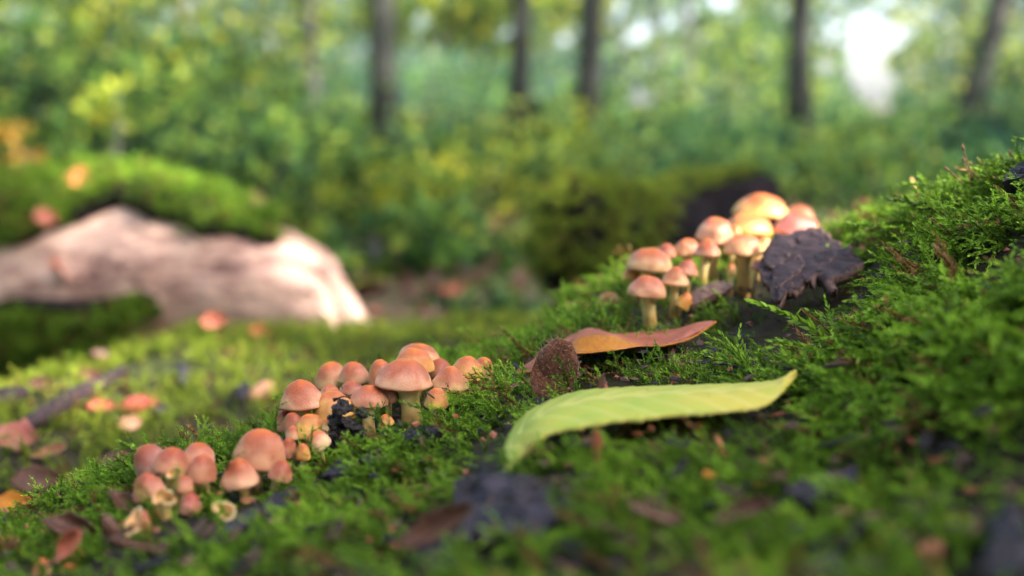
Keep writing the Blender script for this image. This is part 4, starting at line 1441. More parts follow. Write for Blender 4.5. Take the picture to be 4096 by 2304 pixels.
hb = lambda u, v: hit_bank(u, v) + Vector((0, 0, .010))
hl = lambda u, v: hit(u, v, .007)
twig('bark_strip', [(80, 1790), (180, 1720), (300, 1650), (400, 1590), (510, 1530)], [.004, .0065, .007, .006, .004], 'bark_plate', 'long purple grey strip of bark across the blurred bank', 'bark', fn=hb)
twig('bark_strip', [(-60, 1680), (30, 1650), (120, 1630)], [.006, .007, .004], 'bark_plate', 'short purple grey strip of bark at the left edge of the bank', 'bark', fn=hb)
twig('bark_strip', [(735, 1590), (730, 1540), (720, 1520)], [.003, .006, .004], 'bark_black', 'small blue black bark piece on the middle of the bank', 'bark', fn=hb)
twig('bark_strip', [(620, 1720), (640, 1700), (665, 1690)], [.003, .005, .003], 'bark_black', 'small dark bark piece right of the reddish brown leaf', 'bark', fn=hb)
twig('bark_strip', [(960, 1660), (970, 1630), (985, 1600)], [.003, .005, .004], 'bark_black', 'dark bark piece touching the peach curled leaf', 'bark', fn=hb)
twig('needle', [(3655, 1435, .338), (3668, 1380, .337), (3690, 1312, .336)], [.0012, .0010, .0003], 'needle', 'orange brown pointed bud scale sticking out of the right moss', 'bud scale')
twig('needle', [(2900, 1830, .283), (2880, 1780, .285), (2865, 1740, .288)], [.0009, .001, .0004], 'needle', 'red brown needle in the shade under the green leaf', 'needle')
twig('twig', [(3290, 1468), (3340, 1460), (3390, 1455)], [.0006, .0009, .0005], 'bark_brown', 'short reddish twig on the slope right of the green leaf', 'twig', fn=hl)
twig('twig', [(3260, 1330), (3330, 1290), (3400, 1262), (3440, 1262)], [.0007, .001, .0009, .0005], 'bark_brown', 'slender brown twig right below the bark plate', 'twig', fn=hl)
twig('twig', [(3120, 1480), (3160, 1475), (3190, 1470)], [.0003, .0005, .0003], 'bark_plate', 'short pale straw in the moss above the green leaf tip', 'twig', fn=hl)
twig('twig', [(3745, 1080, .375), (3742, 1020, .372), (3745, 985, .371), (3760, 970, .370)], [.0006, .0005, .0004, .0003], 'bark_black', 'fine dark stem standing on the right moss slope', 'twig')
twig('twig', [(2665, 1490, .402), (2680, 1430, .404), (2700, 1380, .408)], [.0012, .0016, .0008], 'bark_brown', 'dark splinter leaning under the brown leaf', 'twig')
for i, q in enumerate([
    ([(3895, 745), (3880, 680), (3862, 625), (3855, 600)], 'slender moss stalk, tallest on the crest at right'),
    ([(3890, 745), (3872, 690), (3858, 650)], 'moss stalk just left of the tallest one'),
    ([(3985, 745), (3960, 690), (3935, 660), (3924, 648)], 'moss stalk with a green bud tip, right of the tallest'),
    ([(3930, 740), (3905, 705), (3880, 680), (3862, 680)], 'bent dark moss stalk in the middle of the crest'),
    ([(3850, 735), (3820, 705), (3795, 682)], 'dark moss stalk leaning left on the crest'),
    ([(4090, 680), (4060, 650), (4045, 620)], 'moss stalk at the right edge of the crest')]):
    pts_, lb = q
    uvd = [(u, v, .425) for u, v in pts_]
    n = len(uvd)
    o = twig('moss_stalk', uvd, [.0004 - .00008 * k for k in range(n)], 'seta', lb, 'moss stalk', 'moss stalks on the right crest')
    e = P(*uvd[-1]); e0 = P(*uvd[-2])
    dr = (e - e0).normalized()
    link('capsule', tube_mesh('capsule', [e - dr * .0004, e + dr * .0006, e + dr * .0016, e + dr * .0028], [.0002, .0005, .00045, .0001], M['straw'] if i in (2, 3) else M['seta'], 8), o)
twig('straw', [(3682, 800, .485), (3665, 755, .485), (3642, 712, .485)], [.0010, .0009, .0008], 'straw', 'upright yellow straw on the sunlit right ridge', 'straw')

# ------------------------------------------------------------------ single moss sprigs that stand out
GS = 'moss sprigs standing out'
for i, (u, v, d, L, tx, tz, k, lb) in enumerate([
    (1098, 1735, .352, .0125, .12, .2, 0, 'upright moss sprig left of the central cluster'),
    (1240, 1850, .345, .0135, .05, .1, 4, 'yellowish upright moss sprig in front of the mustard cap'),
    (905, 1880, .318, .0155, .25, .2, 3, 'curved moss sprig between the two caps of the left cluster'),
    (790, 1790, .334, .0105, .2, .1, 1, 'pale mossy frond above the rear caps of the left cluster'),
    (700, 1985, .300, .010, .1, .1, 5, 'moss tuft among the left cluster stems'),
    (1370, 1560, .384, .0045, -.1, .1, 3, 'green moss tip poking between the rear caps'),
    (1860, 1640, .37, .012, -.55, .2, 1, 'arching moss frond right of the bell shaped mushroom'),
    (1930, 1630, .372, .012, -.3, .2, 3, 'upper moss frond near the rear twin caps'),
    (1510, 1700, .362, .0095, .2, .2, 5, 'dark moss sprig beside the cream stem'),
    (2480, 1480, .386, .010, -.35, .1, 0, 'light moss sprig under the brown leaf'),
    (2560, 1490, .384, .011, .5, .1, 3, 'feathery moss sprig pointing right under the brown leaf'),
    (3130, 1330, .392, .012, .7, .1, 6, 'bright moss shoot reaching up below the bark plate'),
    (3500, 1230, .385, .010, .3, .1, 1, 'feathery moss shoot right of the bark plate'),
    (1700, 1870, .335, .013, -.8, .1, 7, 'blurred moss strand arching left below the dark strip'),
    (1480, 1830, .338, .014, -.9, .2, 6, 'bright moss strand reaching over the wet bark strip'),
    (610, 2010, .302, .009, -.3, .1, 5, 'moss tuft left of the red brown cap'),
    (450, 2030, .315, .011, -.2, .1, 1, 'sharp moss tuft at the far left of the trunk'),
    (3565, 835, .49, .014, -.2, .1, 0, 'dewy moss frond on the sunlit ridge'),
]):
    me = SHOOTS[k]
    o = link('moss_sprig', me, None, P(u, v, d))
    o.scale = (L, L, L)
    z = Vector((tx, -.15, 1)).normalized()
    x = Vector((1 if tx >= 0 else -1, -tz, 0)); x = (x - z * x.dot(z)).normalized()
    y = z.cross(x)
    # branches spread across the view
    o.rotation_euler = (Matrix((x, y, z)).transposed() @ Matrix.Rotation(math.radians(75), 3, 'Z')).to_euler()
    tag(o, lb, 'moss', GS)

# ------------------------------------------------------------------ moss carpets
def exc_factor(x, y, grid={}):
    if not grid:
        for (ex, ey, r, k) in EXC:
            for gx in range(int((ex - r) // .02), int((ex + r) // .02) + 1):
                for gy in range(int((ey - r) // .02), int((ey + r) // .02) + 1):
                    grid.setdefault((gx, gy), []).append((ex, ey, r, k))
    f = 1.0
    for ex, ey, r, k in grid.get((int(x // .02), int(y // .02)), ()):
        if (x - ex) ** 2 + (y - ey) ** 2 < r * r: f = min(f, k)
    return f


def carpet(n, x0, x1, y0, y1, zf, noisef, seed, sizef, keep, lean_f, exc=True):
    r = random.Random(seed)
    xy = np.array([(r.uniform(x0, x1), r.uniform(y0, y1)) for _ in range(n)])
    e = .004
    z0 = zf(xy); zx = zf(xy + np.array([e, 0])); zy = zf(xy + np.array([0, e]))
    out = []
    for i in range(n):
        x, y = xy[i]
        if not keep(x, y, z0[i]): continue
        f = exc_factor(x, y) if exc else 1.0
        if f < .05: continue
        if r.random() > .35 + .65 * f: continue
        N = Vector((-(zx[i] - z0[i]) / e, -(zy[i] - z0[i]) / e, 1)).normalized()
        lean = lean_f(x, y, r)
        ax = (N * r.uniform(.35, 1.1) + lean * r.uniform(.2, 1.0) + Vector((r.gauss(0, .38), r.gauss(0, .38), r.gauss(0, .15)))).normalized()
        s, k = sizef(x, y, r)
        out.append((Vector((x, y, z0[i] + noisef(x, y) - .001)), ax, lean + Vector((r.gauss(0, .5), r.gauss(0, .5), -.2)), s * (.3 + .7 * f), k))
    return out


def log_size(x, y, r):
    patch = nz((x, y, 0), 16, 9)
    strand = (x > .09 and y < .47 and nz((x, y, 0), 10, 3) > -.25)
    k = r.choice((6, 7, 8, 1, 3)) if strand else r.choice((0, 1, 2, 3, 4, 5, 5, 3))
    s = r.uniform(.008, .0150) * (1 + .7 * patch)
    if strand: s *= 1.5
    if r.random() < .05: s *= 1.45
    return s, k


def log_lean(x, y, r):
    a = 3.3 + 1.6 * nz((x, y, 0), 9, 6)
    return Vector((math.cos(a), math.sin(a) - .2, .15))


def log_keep(x, y, z):
    p = Vector((x, y, z)); d = depth(p)
    if d < .1: return RNG.random() < .12
    u = abs(x / d) * FPX
    inside = u < 2350
    if nz((x, y, 0), 26, 12) > .28 and RNG.random() < .85: return False     # bare patches
    return RNG.random() < (1.0 if inside else .22)


pl = carpet(52000, -.42, .5, .05, .78, LOG.many, log_noise, 11, log_size, log_keep, log_lean)
o = moss_object('moss', pl, protos)
r = random.Random(91)
V, F = [], []
for _ in range(2600):
    x, y = r.uniform(-.28, .32), r.uniform(.15, .62)
    if nz((x, y, 0), 15, 21) < -.1 and r.random() < .7: continue
    p = Vector((x, y, log_z(x, y) + r.uniform(.002, .0075)))
    L, W = r.uniform(.002, .0065), r.uniform(.0005, .0014)
    a = r.uniform(0, 6.28)
    d = Vector((math.cos(a), math.sin(a), r.uniform(-.5, .5))).normalized(); s_ = d.cross(Vector((r.gauss(0, .5), r.gauss(0, .5), 1))).normalized() * W
    n_ = s_.cross(d).normalized() * W * .7
    b = len(V)
    V.extend([p - d * L * .5, p + s_, p + n_, p - s_, p + d * L * .5, p - n_])
    F.extend([(b, b + 1, b + 2), (b, b + 2, b + 3), (b + 4, b + 2, b + 1), (b + 4, b + 3, b + 2), (b, b + 5, b + 1), (b, b + 3, b + 5), (b + 4, b + 1, b + 5), (b + 4, b + 5, b + 3)])
q = link('plant_crumbs', mesh_data('plant_crumbs', V, F, [M['dead_dark'], M['bark_brown'], M['dead_brown'], M['bark_black']], smooth=False, fmat=[(k // 8 * 7919) % 4 for k in range(len(F))]))
tag(q, 'brown crumbs and shreds strewn through the moss of the fallen trunk', 'plant litter', kind='stuff')
tag(o, 'thick bright green feathery moss carpet on the fallen trunk', 'moss', kind='stuff')
pl = carpet(15000, -.9, .3, .42, 1.12, BANK.many, bank_noise, 12, lambda x, y, r: (r.uniform(.010, .02), r.randrange(6)), lambda x, y, z: nz((x, y, 0), 14, 2) < .38,
            lambda x, y, r: Vector((r.gauss(0, .4), r.gauss(0, .4), .3)), False)
o = moss_object('moss', pl, protos_far)
tag(o, 'blurred yellow-green moss covering the low bank at left', 'moss', kind='stuff')


# ------------------------------------------------------------------ pale broken log
def loft(stations, seg, a0, a1, off, seed, amp, endcap=True):
    """stations: (centre, ry, rz); angle 0 = towards the camera, 90 = up, 180 = back"""
    V, F = [], []
    n = len(stations)
    m = seg + 1 if isinstance(a0, list) or isinstance(a1, list) or a1 - a0 < 359 else seg
    for i, (c, ry, rz) in enumerate(stations):
        for k in range(m):
            lo = a0[i] if isinstance(a0, list) else a0
            hi = a1[i] if isinstance(a1, list) else a1
            a = math.radians(lo + (hi - lo) * k / seg)
            d = Vector((0, -math.cos(a), math.sin(a)))
            of_ = off * min(1, (n - 1 - i) / 6 + .1) if isinstance(a0, list) and off > 0 else off
            p = c + Vector((0, d.y * (ry + of_), d.z * (rz + of_)))
            p += d * amp * fbm(p, 14, seed, 3) + Vector((amp * .4 * nz(p, 20, seed), 0, 0))
            V.append(p)
    closed = m == seg
    for i in range(n - 1):
        for k in range(seg):
            a, b = i * m + k, i * m + ((k + 1) % m if closed else k + 1)
            F.append((a, b, b + m, a + m))
    return V, F, m, n


def lerp_tab(tab, x):
    for (x0, y0), (x1, y1) in zip(tab, tab[1:]):
        if x <= x1: return y0 + (y1 - y0) * max(0, min(1, (x - x0) / (x1 - x0)))
    return tab[-1][1]


bl = empty('broken_log', P(600, 1330, 1.3))
tag(bl, 'pale broken log with exposed pinkish wood and mossy top at left', 'log')
TOP = [(-900, 720), (0, 790), (200, 765), (400, 735), (600, 745), (850, 820), (1000, 865), (1100, 905), (1200, 962), (1300, 1040), (1380, 1130), (1440, 1218), (1485, 1300)]
BOT = [(-900, 1480), (0, 1500), (450, 1430), (800, 1380), (1200, 1350), (1485, 1335)]
MLOW = [(-900, 940), (0, 950), (180, 960), (330, 920), (500, 850), (610, 815), (720, 870), (900, 925), (1080, 955), (1200, 985)]
st, us = [], []
for i in range(40):
    u = -900 + (1485 + 900) * (i / 39) ** .9
    d = 1.42 - .16 * max(0, u) / 1485
    t, b = lerp_tab(TOP, u), lerp_tab(BOT, u)
    c = P(u, (t + b) / 2, d)
    rz = (b - t) / 2 * d / FPX
    st.append((c, min(.14, rz * 1.0 + .01), rz)); us.append(u)
V, F, m_, n_ = loft(st, 60, 0, 360, 0, 1, .006)
F.append(tuple((n_ - 1) * m_ + k for k in range(m_)))
inv = bl.location
wood = link('wood', mesh_data('wood', [v - inv for v in V], F, M['pale_wood'], smooth=False), bl)
# bark and moss shell over the top
idx = [i for i, u in enumerate(us) if u < 1180]
ang = []
for i in idx:
    c, ry, rz = st[i]
    v = lerp_tab(MLOW, us[i]) + 10 * math.sin(us[i] * .03)
    t, b = lerp_tab(TOP, us[i]), lerp_tab(BOT, us[i])
    f = max(-.98, min(.98, ((t + b) / 2 - v) / ((b - t) / 2)))
    ang.append(math.degrees(math.asin(f)) + 2)
sts = [st[i] for i in idx]
V, F, m2, n2 = loft(sts, 24, ang, [205.0] * len(idx), .016, 1, .014)
k0 = len(V)
V2, _, _, _ = loft(sts, 24, ang, [205.0] * len(idx), -.004, 1, .012)
F2 = [tuple(k0 + q for q in reversed(f)) for f in F]
rim = [(i * m2, (i + 1) * m2, k0 + (i + 1) * m2, k0 + i * m2) for i in range(n2 - 1)]
shell = link('bark', mesh_data('bark', [v - inv for v in V + V2], F + F2 + rim + [((n2 - 1) * m2 + k, (n2 - 1) * m2 + k + 1, k0 + (n2 - 1) * m2 + k + 1, k0 + (n2 - 1) * m2 + k) for k in range(m2 - 1)], M['log_dark_bark'], smooth=False), bl)


def moss_on(V, F, n, seed, size, coll, name, parent, ref):
    r = random.Random(seed)
    areas, tot = [], 0
    for f in F:
        a, b, c = V[f[0]], V[f[1]], V[f[2]]
        tot += (b - a).cross(c - a).length + ((c - a).cross(V[f[3]] - a).length if len(f) == 4 else 0)
        areas.append(tot)
    import bisect
    out = []
    for _ in range(n):
        f = F[bisect.bisect(areas, r.random() * tot) % len(F)]
        q = [V[i] for i in f]
        s, t = r.random(), r.random()
        p = q[0].lerp(q[1], s).lerp(q[3].lerp(q[2], s), t) if len(f) == 4 else q[0].lerp(q[1], s).lerp(q[2], t)
        N = (q[1] - q[0]).cross(q[-1] - q[0])
        if N.length < 1e-12: continue
        N.normalize()
        out.append((N, p, r))
    pl = []
    for N, p, r in out:
        if N.dot(p - ref(p)) < 0: N = -N
        ax = (N + Vector((r.gauss(0, .4), r.gauss(0, .4), r.gauss(0, .3) - .1))).normalized()
        pl.append((p - N * .003, ax, Vector((r.gauss(0, 1), -.4, -.6)), size * r.uniform(.6, 1.3), r.randrange(6)))
    o = moss_object(name, pl, coll)
    o['kind'] = 'stuff'
    if parent is not None:
        o.parent = parent
        o.matrix_parent_inverse = Matrix.Translation(-parent.location)
    return o


Fm = []
for i in range(n2 - 1):
    for k in range(24):
        a, b = i * m2 + k, i * m2 + k + 1
        Fm.append((a, b, b + m2, a + m2))
def log_axis(p):
    c = min(st, key=lambda q: abs(q[0].x - p.x))[0]
    return Vector((p.x, c.y, c.z))


moss_on(V, Fm, 6000, 3, .024, protos, 'moss', bl, log_axis)
# dark moss hanging over the lower left of the log
idx2 = [i for i, u in enumerate(us) if u < 800]
PT = [(-900, 1180), (0, 1185), (250, 1115), (500, 1135), (700, 1105), (800, 1150)]
PB = [(-900, 1500), (0, 1490), (450, 1400), (560, 1280), (610, 1210), (780, 1190), (800, 1180)]
a0, a1 = [], []
for i in idx2:
    t, b = lerp_tab(TOP, us[i]), lerp_tab(BOT, us[i])
    g_ = lambda v: math.degrees(math.asin(max(-.98, min(.98, ((t + b) / 2 - v) / ((b - t) / 2)))))
    a0.append(g_(lerp_tab(PB, us[i]))); a1.append(g_(lerp_tab(PT, us[i])))
V, F, m3, n3 = loft([st[i] for i in idx2], 10, a0, a1, .035, 4, .02)
Vb, _, _, _ = loft([st[i] for i in idx2], 10, a0, a1, -.01, 4, .01)
k0 = len(V)
rimf = [(i * m3, k0 + i * m3, k0 + (i + 1) * m3, (i + 1) * m3) for i in range(n3 - 1)] + [(i * m3 + 10, (i + 1) * m3 + 10, k0 + (i + 1) * m3 + 10, k0 + i * m3 + 10) for i in range(n3 - 1)]
link('bark', mesh_data('bark', [v - inv for v in V + Vb], F + rimf, M['log_dark_bark'], smooth=False), bl)
moss_on(V, F, 3400, 5, .024, protos, 'moss', bl, log_axis)
# chunks of splintered wood at the broken end
for i, (u, v, L, W, ang_) in enumerate([(1180, 970, 200, 70, 25), (1290, 1040, 170, 70, 40), (1200, 1060, 220, 60, 8), (1340, 1140, 180, 80, 60), (1150, 1170, 230, 60, -6), (1290, 1230, 200, 60, 60),
                                        (1390, 1250, 170, 70, 55), (1160, 1260, 260, 60, 4), (1320, 1310, 210, 50, 3), (980, 1260, 220, 60, -14), (1420, 1310, 110, 50, 10), (1000, 1080, 260, 50, -3), (860, 1170, 240, 50, -8)]):
    i0 = min(range(len(us)), key=lambda k: abs(us[k] - u))
    c, ry, rz = st[i0]
    d = depth(c) - ry * .9
    t, b = lerp_tab(TOP, u), lerp_tab(BOT, u)
    off = ((t + b) / 2 - v) / max(20, (b - t) / 2)
    d = depth(c) - ry * math.sqrt(max(.05, 1 - min(1, off * off))) + .008
    p = P(u, v, d); px = d / FPX
    r = random.Random(i)
    V, F = [], []
    nn_, sg = 8, 8
    for j in range(nn_):
        t_ = j / (nn_ - 1)
        w = W * px * .5 * (math.sin(math.pi * (t_ * .8 + .12)) ** .6)
        for k in range(sg):
            a = 2 * math.pi * k / sg
            V.append(Vector(((t_ - .5) * L * px, w * .75 * math.cos(a) * r.uniform(.8, 1.2), w * math.sin(a) * r.uniform(.75, 1.25))))
    for j in range(nn_ - 1):
        F += [(j * sg + k, j * sg + (k + 1) % sg, (j + 1) * sg + (k + 1) % sg, (j + 1) * sg + k) for k in range(sg)]
    F += [tuple(reversed(range(sg))), tuple((nn_ - 1) * sg + k for k in range(sg))]
    o = link('splinter', mesh_data('splinter', V, F, M['pale_wood'], smooth=False), bl, p - inv)
    o.rotation_euler = (0, math.radians(ang_), r.uniform(-.15, .15))
# leaves on the log
for i, (u, v, d, L, mt, lb) in enumerate([(325, 712, 1.30, .035, 'dead_orange', 'orange leaf standing on the mossy top of the broken log'), (1030, 800, 1.32, .03, 'dead_dark', 'dull brown leaf lying behind the mossy top of the log'),
                                           (180, 870, 1.22, .03, 'dead_brown', 'brown leaf caught in the moss of the log at left'),                                           (540, 730, 1.34, .025, 'dead_peach', 'cream leaf on the mossy crest of the broken log'), (255, 1080, 1.25, .05, 'dead_brown', 'reddish brown leaf on the pale wood at left')]):
    dead_leaf(P(u, v, d), L, L * .75, .3, .3, mt, (65, 10 * (-1) ** i, 20 * i), lb, 'leaves on the pale broken log', 60 + i)

# ------------------------------------------------------------------ dark mossy log in the middle distance
dl = empty('dark_log', P(2300, 1200, 1.15))
tag(dl, 'dark rotten log with moss on its left end behind the right mushrooms', 'log')
A, B = P(2200, 1020, 1.06), P(3020, 850, 1.30)
ax = (B - A)
sd_ = ax.normalized().cross(Vector((0, 0, 1))).normalized(); upv = sd_.cross(ax.normalized())
V, F, tops = [], [], []
n, seg = 20, 28
for i in range(n):
    t = i / (n - 1)
    c = A + ax * t
    R = .062 * (math.sqrt(max(.02, 1 - (1 - t / .12) ** 2)) if t < .12 else 1) * (1 - .15 * t)
    for k in range(seg):
        a = 2 * math.pi * k / seg
        d = sd_ * math.cos(a) + upv * math.sin(a)
        p = c + d * R
        p += d * .022 * fbm(p, 9, 3, 3)
        V.append(p)
for i in range(n - 1):
    F += [(i * seg + k, i * seg + (k + 1) % seg, (i + 1) * seg + (k + 1) % seg, (i + 1) * seg + k) for k in range(seg)]
F += [tuple(reversed(range(seg))), tuple((n - 1) * seg + k for k in range(seg))]
link('bark', mesh_data('bark', [v - dl.location for v in V], F, M['log_dark_bark'], smooth=False), dl)
topf = []
for f in F:
    if len(f) != 4: continue
    cc = (V[f[0]] + V[f[2]]) / 2
    t = max(0, min(1, (cc - A).dot(ax) / ax.length_squared))
    if (cc - A - ax * t).normalized().dot(Vector((-.1, -.45 + .75 * min(1, t / .3), .88))) > min(.80, -1.0 + 3.6 * max(0, t - .04)) + .25 * nz(cc, 30, 5): topf.append(f)
moss_on(V, topf, 2400, 6, .017, protos_far, 'moss', dl, lambda p: A + ax * max(.13, (p - A).dot(ax) / ax.length_squared))

# ------------------------------------------------------------------ forest behind
GAPS = [(3485, 175, 112, 115), (3475, 320, 98, 108), (3510, 425, 52, 46), (3390, 210, 26, 26), (3590, 300, 24, 24), (3560, 110, 24, 24), (2580, 100, 40, 44), (2665, 90, 36, 40), (2530, 150, 28, 28), (2530, 385, 38, 38), (2605, 400, 38, 34), (2600, 250, 30, 26), (2660, 215, 24, 24), (2880, 5, 56, 30),
        (3325, 150, 34, 34), (3300, 270, 34, 34), (3630, 110, 34, 34), (2700, 300, 24, 24), (2750, 60, 22, 40), (3560, 10, 34, 24), (3950, 440, 24, 50), (2010, 120, 22, 24), (1800, 160, 22, 22), (1680, 70, 20, 22), (2250, 150, 24, 24), (2800, 160, 26, 26), (3060, 200, 22, 24), (3760, 60, 26, 26), (3840, 200, 22, 22), (2480, 40, 26, 26), (2960, 60, 24, 24)]


def in_gap(p, grow=1.0):
    d = depth(p)
    if d < .5: return False
    u = 2048 + p.x / d * FPX
    v = 1152 - (p.y * ST + p.z * CT) / d * FPX
    g_ = 1 + .45 * nz((u, v, 0), .022, 5)
    for gu, gv, ru, rv in GAPS:
        ru, rv = ru * g_, rv * g_
        if ((u - gu) / (ru * grow)) ** 2 + ((v - gv) / (rv * grow)) ** 2 < 1: return True
    return False


def leaf_cloud(name, centre, radii, n, size, mt, seed, clumps=16, flat=.5, cull=True, keep=None, tint=0.0):
    r = random.Random(seed)
    cl = []
    for _ in range(clumps):
        while True:
            q = Vector((r.uniform(-1, 1), r.uniform(-1, 1), r.uniform(-1, 1)))
            if q.length < 1: break
        cl.append((Vector((q.x * radii[0], q.y * radii[1], q.z * radii[2])), r.uniform(.25, .5), r.uniform(-.22, .22)))
    V, F, T = [], [], []
    for _ in range(n):
        c, s, ct = r.choice(cl)
        p = c + Vector((r.gauss(0, s * radii[0] * .7), r.gauss(0, s * radii[1] * .7), r.gauss(0, s * radii[2] * .6)))
        w = centre + p
        if cull and in_gap(w): continue
        if keep and not keep(w): continue
        L = size * r.uniform(.6, 1.25)
        N = Vector((r.gauss(0, 1), r.gauss(0, 1), r.gauss(0, 1) + flat * 2)).normalized()
        d = N.orthogonal().normalized()
        d.rotate(Matrix.Rotation(r.uniform(0, 6.28), 3, N))
        s_ = N.cross(d) * L * .3
        b = len(V)
        mid_ = p + d * L * .45
        V.extend([p, mid_ + s_ - N * L * .06, p + d * L, mid_ - s_ - N * L * .06])
        F.append((b, b + 1, b + 2)); F.append((b, b + 2, b + 3))
        t = max(0, min(1, r.gauss(.5, .3) + ct + tint))  # wide random spread also puts sunlit and shaded speckle into the leaf tint
        T.extend([t] * 4)
    return mesh_data(name, V, F, M[mt], smooth=False, attrs={'tint': T})


def shrub(name, u, v, d, radii, n, size, mt, col, label, cat, group, seed, tint=0.0, clumps=16, stem=True):
    c = P(u, v, d)
    g = Vector((c.x, c.y, floor_z(c.x, c.y)))
    root = empty(name, g)
    tag(root, label, cat, group)
    f = link('foliage', leaf_cloud('foliage', c, radii, n, size, mt, seed, clumps, tint=tint), root, c - g)
    f.color = (*col, 1)
    if stem:
        h = (c - g)
        r = random.Random(seed)
        pts_ = [Vector((0, 0, -.05)), h * .4 + Vector((r.uniform(-.1, .1) * h.length, 0, 0)), h * .8, h + Vector((0, 0, radii[2] * .6))]
        link('stem', tube_mesh('stem', pts_, [.012 + .01 * radii[2], .010 + .006 * radii[2], .008, .004], M['trunk_grey'], 7), root)
    return root


YG, MG, TG, DG = (1.1, 1.12, .9), (.9, 1.12, 1.4), (.95, 1.4, 2.9), (.6, .75, .8)  # TG puts bluish haze and skylight into the tint of the farther plants
GH, GLOW, GMID = 'beech saplings in the blurred left background', 'low leafy plants on the forest floor', 'shrubs in the blurred background'
k = 100
for (u, v, d, rx, rz, n, col, tint, lb) in [
    (150, 120, 5.2, 1.0, .75, 3800, YG, .08, 'yellow green beech sapling filling the upper left corner'),
    (780, 110, 6.2, .9, .8, 3600, YG, .08, 'olive green beech sapling left of the thin violet trunk'),
    (-350, 430, 4.6, .8, .7, 2600, MG, 0, 'dark green sapling at the left edge'),
    (380, 480, 4.8, .8, .4, 2600, MG, -.05, 'deep green sapling above the broken log'),
    (1000, 470, 6.5, .7, .5, 2400, MG, .05, 'green sapling right of the thin pale stem'),
    (1130, 130, 8.5, .6, .8, 1800, MG, .05, 'green sapling just left of the violet trunk'),
]:
    shrub('beech_sapling', u, v, d, (rx, rx, rz), n, .065, 'leaf', col, lb, 'sapling', GH, k, tint); k += 1
for (u, v, d, rx, rz, n, col, tint, lb) in [
    (900, 690, 3.4, .35, .22, 1300, MG, -.05, 'dark leafy plant right behind the mossy crest of the log'),
    (1260, 800, 3.2, .35, .25, 1500, MG, 0, 'leafy plant right of the broken log'),
    (1620, 900, 3.0, .34, .22, 1500, YG, .05, 'bright leafy plant in the centre of the forest floor'),
    (1980, 860, 3.6, .42, .28, 1700, YG, .03, 'leafy plant left of the dark log'),
    (1500, 1090, 2.2, .18, .13, 900, MG, 0, 'low leafy plant near the broken end of the log'),
    (1850, 1090, 2.3, .2, .13, 1000, MG, .02, 'low leafy plant left of the mossy dark log'),
    (2150, 720, 5.0, .5, .32, 1700, YG, .1, 'yellowish leafy plant below the dark green trunks'),
    (1500, 800, 5.2, .4, .2, 1300, MG, 0, 'leafy plant at the foot of the dark trunk'),
    (2480, 780, 4.2, .4, .2, 1300, YG, .1, 'yellow green plant above the mossy dark log'),
    (2850, 690, 5.5, .55, .25, 1600, MG, .05, 'leafy plant behind the golden caps'),
    (3350, 740, 5.0, .5, .25, 1600, MG, .08, 'leafy plant behind the sunlit ridge'),
    (3700, 640, 6.0, .6, .3, 1700, MG, .03, 'leafy plant behind the moss stalks'),
    (4100, 560, 5.0, .5, .35, 1500, MG, 0, 'leafy plant at the right edge behind the crest'),
    (1150, 960, 2.6, .2, .16, 900, DG, -.1, 'dark green plant close behind the broken end of the log'),
    (1250, 640, 5.5, .45, .3, 1300, TG, 0, 'bluish green plant between broken log and dark trunk'),
    (1800, 640, 8.0, .8, .3, 1700, TG, 0, 'bluish green plant right of the dark trunk foot'),
    (2520, 660, 7.5, .7, .3, 1700, MG, .03, 'green plant above the dark stump knob'),
    (2950, 600, 8.5, .8, .3, 1800, TG, .0, 'bluish green plant left of the yellow shrub'),
    (3450, 620, 7.5, .6, .28, 1700, MG, .05, 'green plant right of the yellow shrub'),
    (3000, 790, 3.8, .3, .15, 1100, MG, .0, 'leafy plant just behind the highest golden cap'),
    (3500, 780, 3.6, .3, .16, 1100, MG, .05, 'leafy plant just behind the yellow straw'),
]:
    shrub('leafy_plant', u, v, d, (rx, rx, rz), n, .05, 'leaf', col, lb, 'plant', GLOW, k, tint); k += 1
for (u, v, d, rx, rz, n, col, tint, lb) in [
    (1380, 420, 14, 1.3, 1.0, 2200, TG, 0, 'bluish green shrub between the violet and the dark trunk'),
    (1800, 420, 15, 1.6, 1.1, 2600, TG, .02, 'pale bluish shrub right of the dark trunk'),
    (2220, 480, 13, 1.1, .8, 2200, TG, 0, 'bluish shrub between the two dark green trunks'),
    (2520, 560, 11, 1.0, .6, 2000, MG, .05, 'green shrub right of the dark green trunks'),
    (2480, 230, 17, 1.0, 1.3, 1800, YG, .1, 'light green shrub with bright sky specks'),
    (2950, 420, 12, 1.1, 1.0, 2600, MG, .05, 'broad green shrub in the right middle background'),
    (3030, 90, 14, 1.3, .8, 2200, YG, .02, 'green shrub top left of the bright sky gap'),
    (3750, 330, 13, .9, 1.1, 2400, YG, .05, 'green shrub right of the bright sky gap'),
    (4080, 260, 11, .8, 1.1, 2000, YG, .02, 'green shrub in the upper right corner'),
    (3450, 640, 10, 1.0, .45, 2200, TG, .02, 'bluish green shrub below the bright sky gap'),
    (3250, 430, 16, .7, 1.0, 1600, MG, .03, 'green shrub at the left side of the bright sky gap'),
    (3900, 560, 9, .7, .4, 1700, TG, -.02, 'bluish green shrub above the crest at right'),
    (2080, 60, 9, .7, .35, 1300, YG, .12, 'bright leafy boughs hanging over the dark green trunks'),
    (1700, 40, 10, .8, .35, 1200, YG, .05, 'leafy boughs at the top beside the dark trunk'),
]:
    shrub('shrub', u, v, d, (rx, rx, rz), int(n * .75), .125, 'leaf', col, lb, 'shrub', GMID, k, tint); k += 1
ur = random.Random(55)
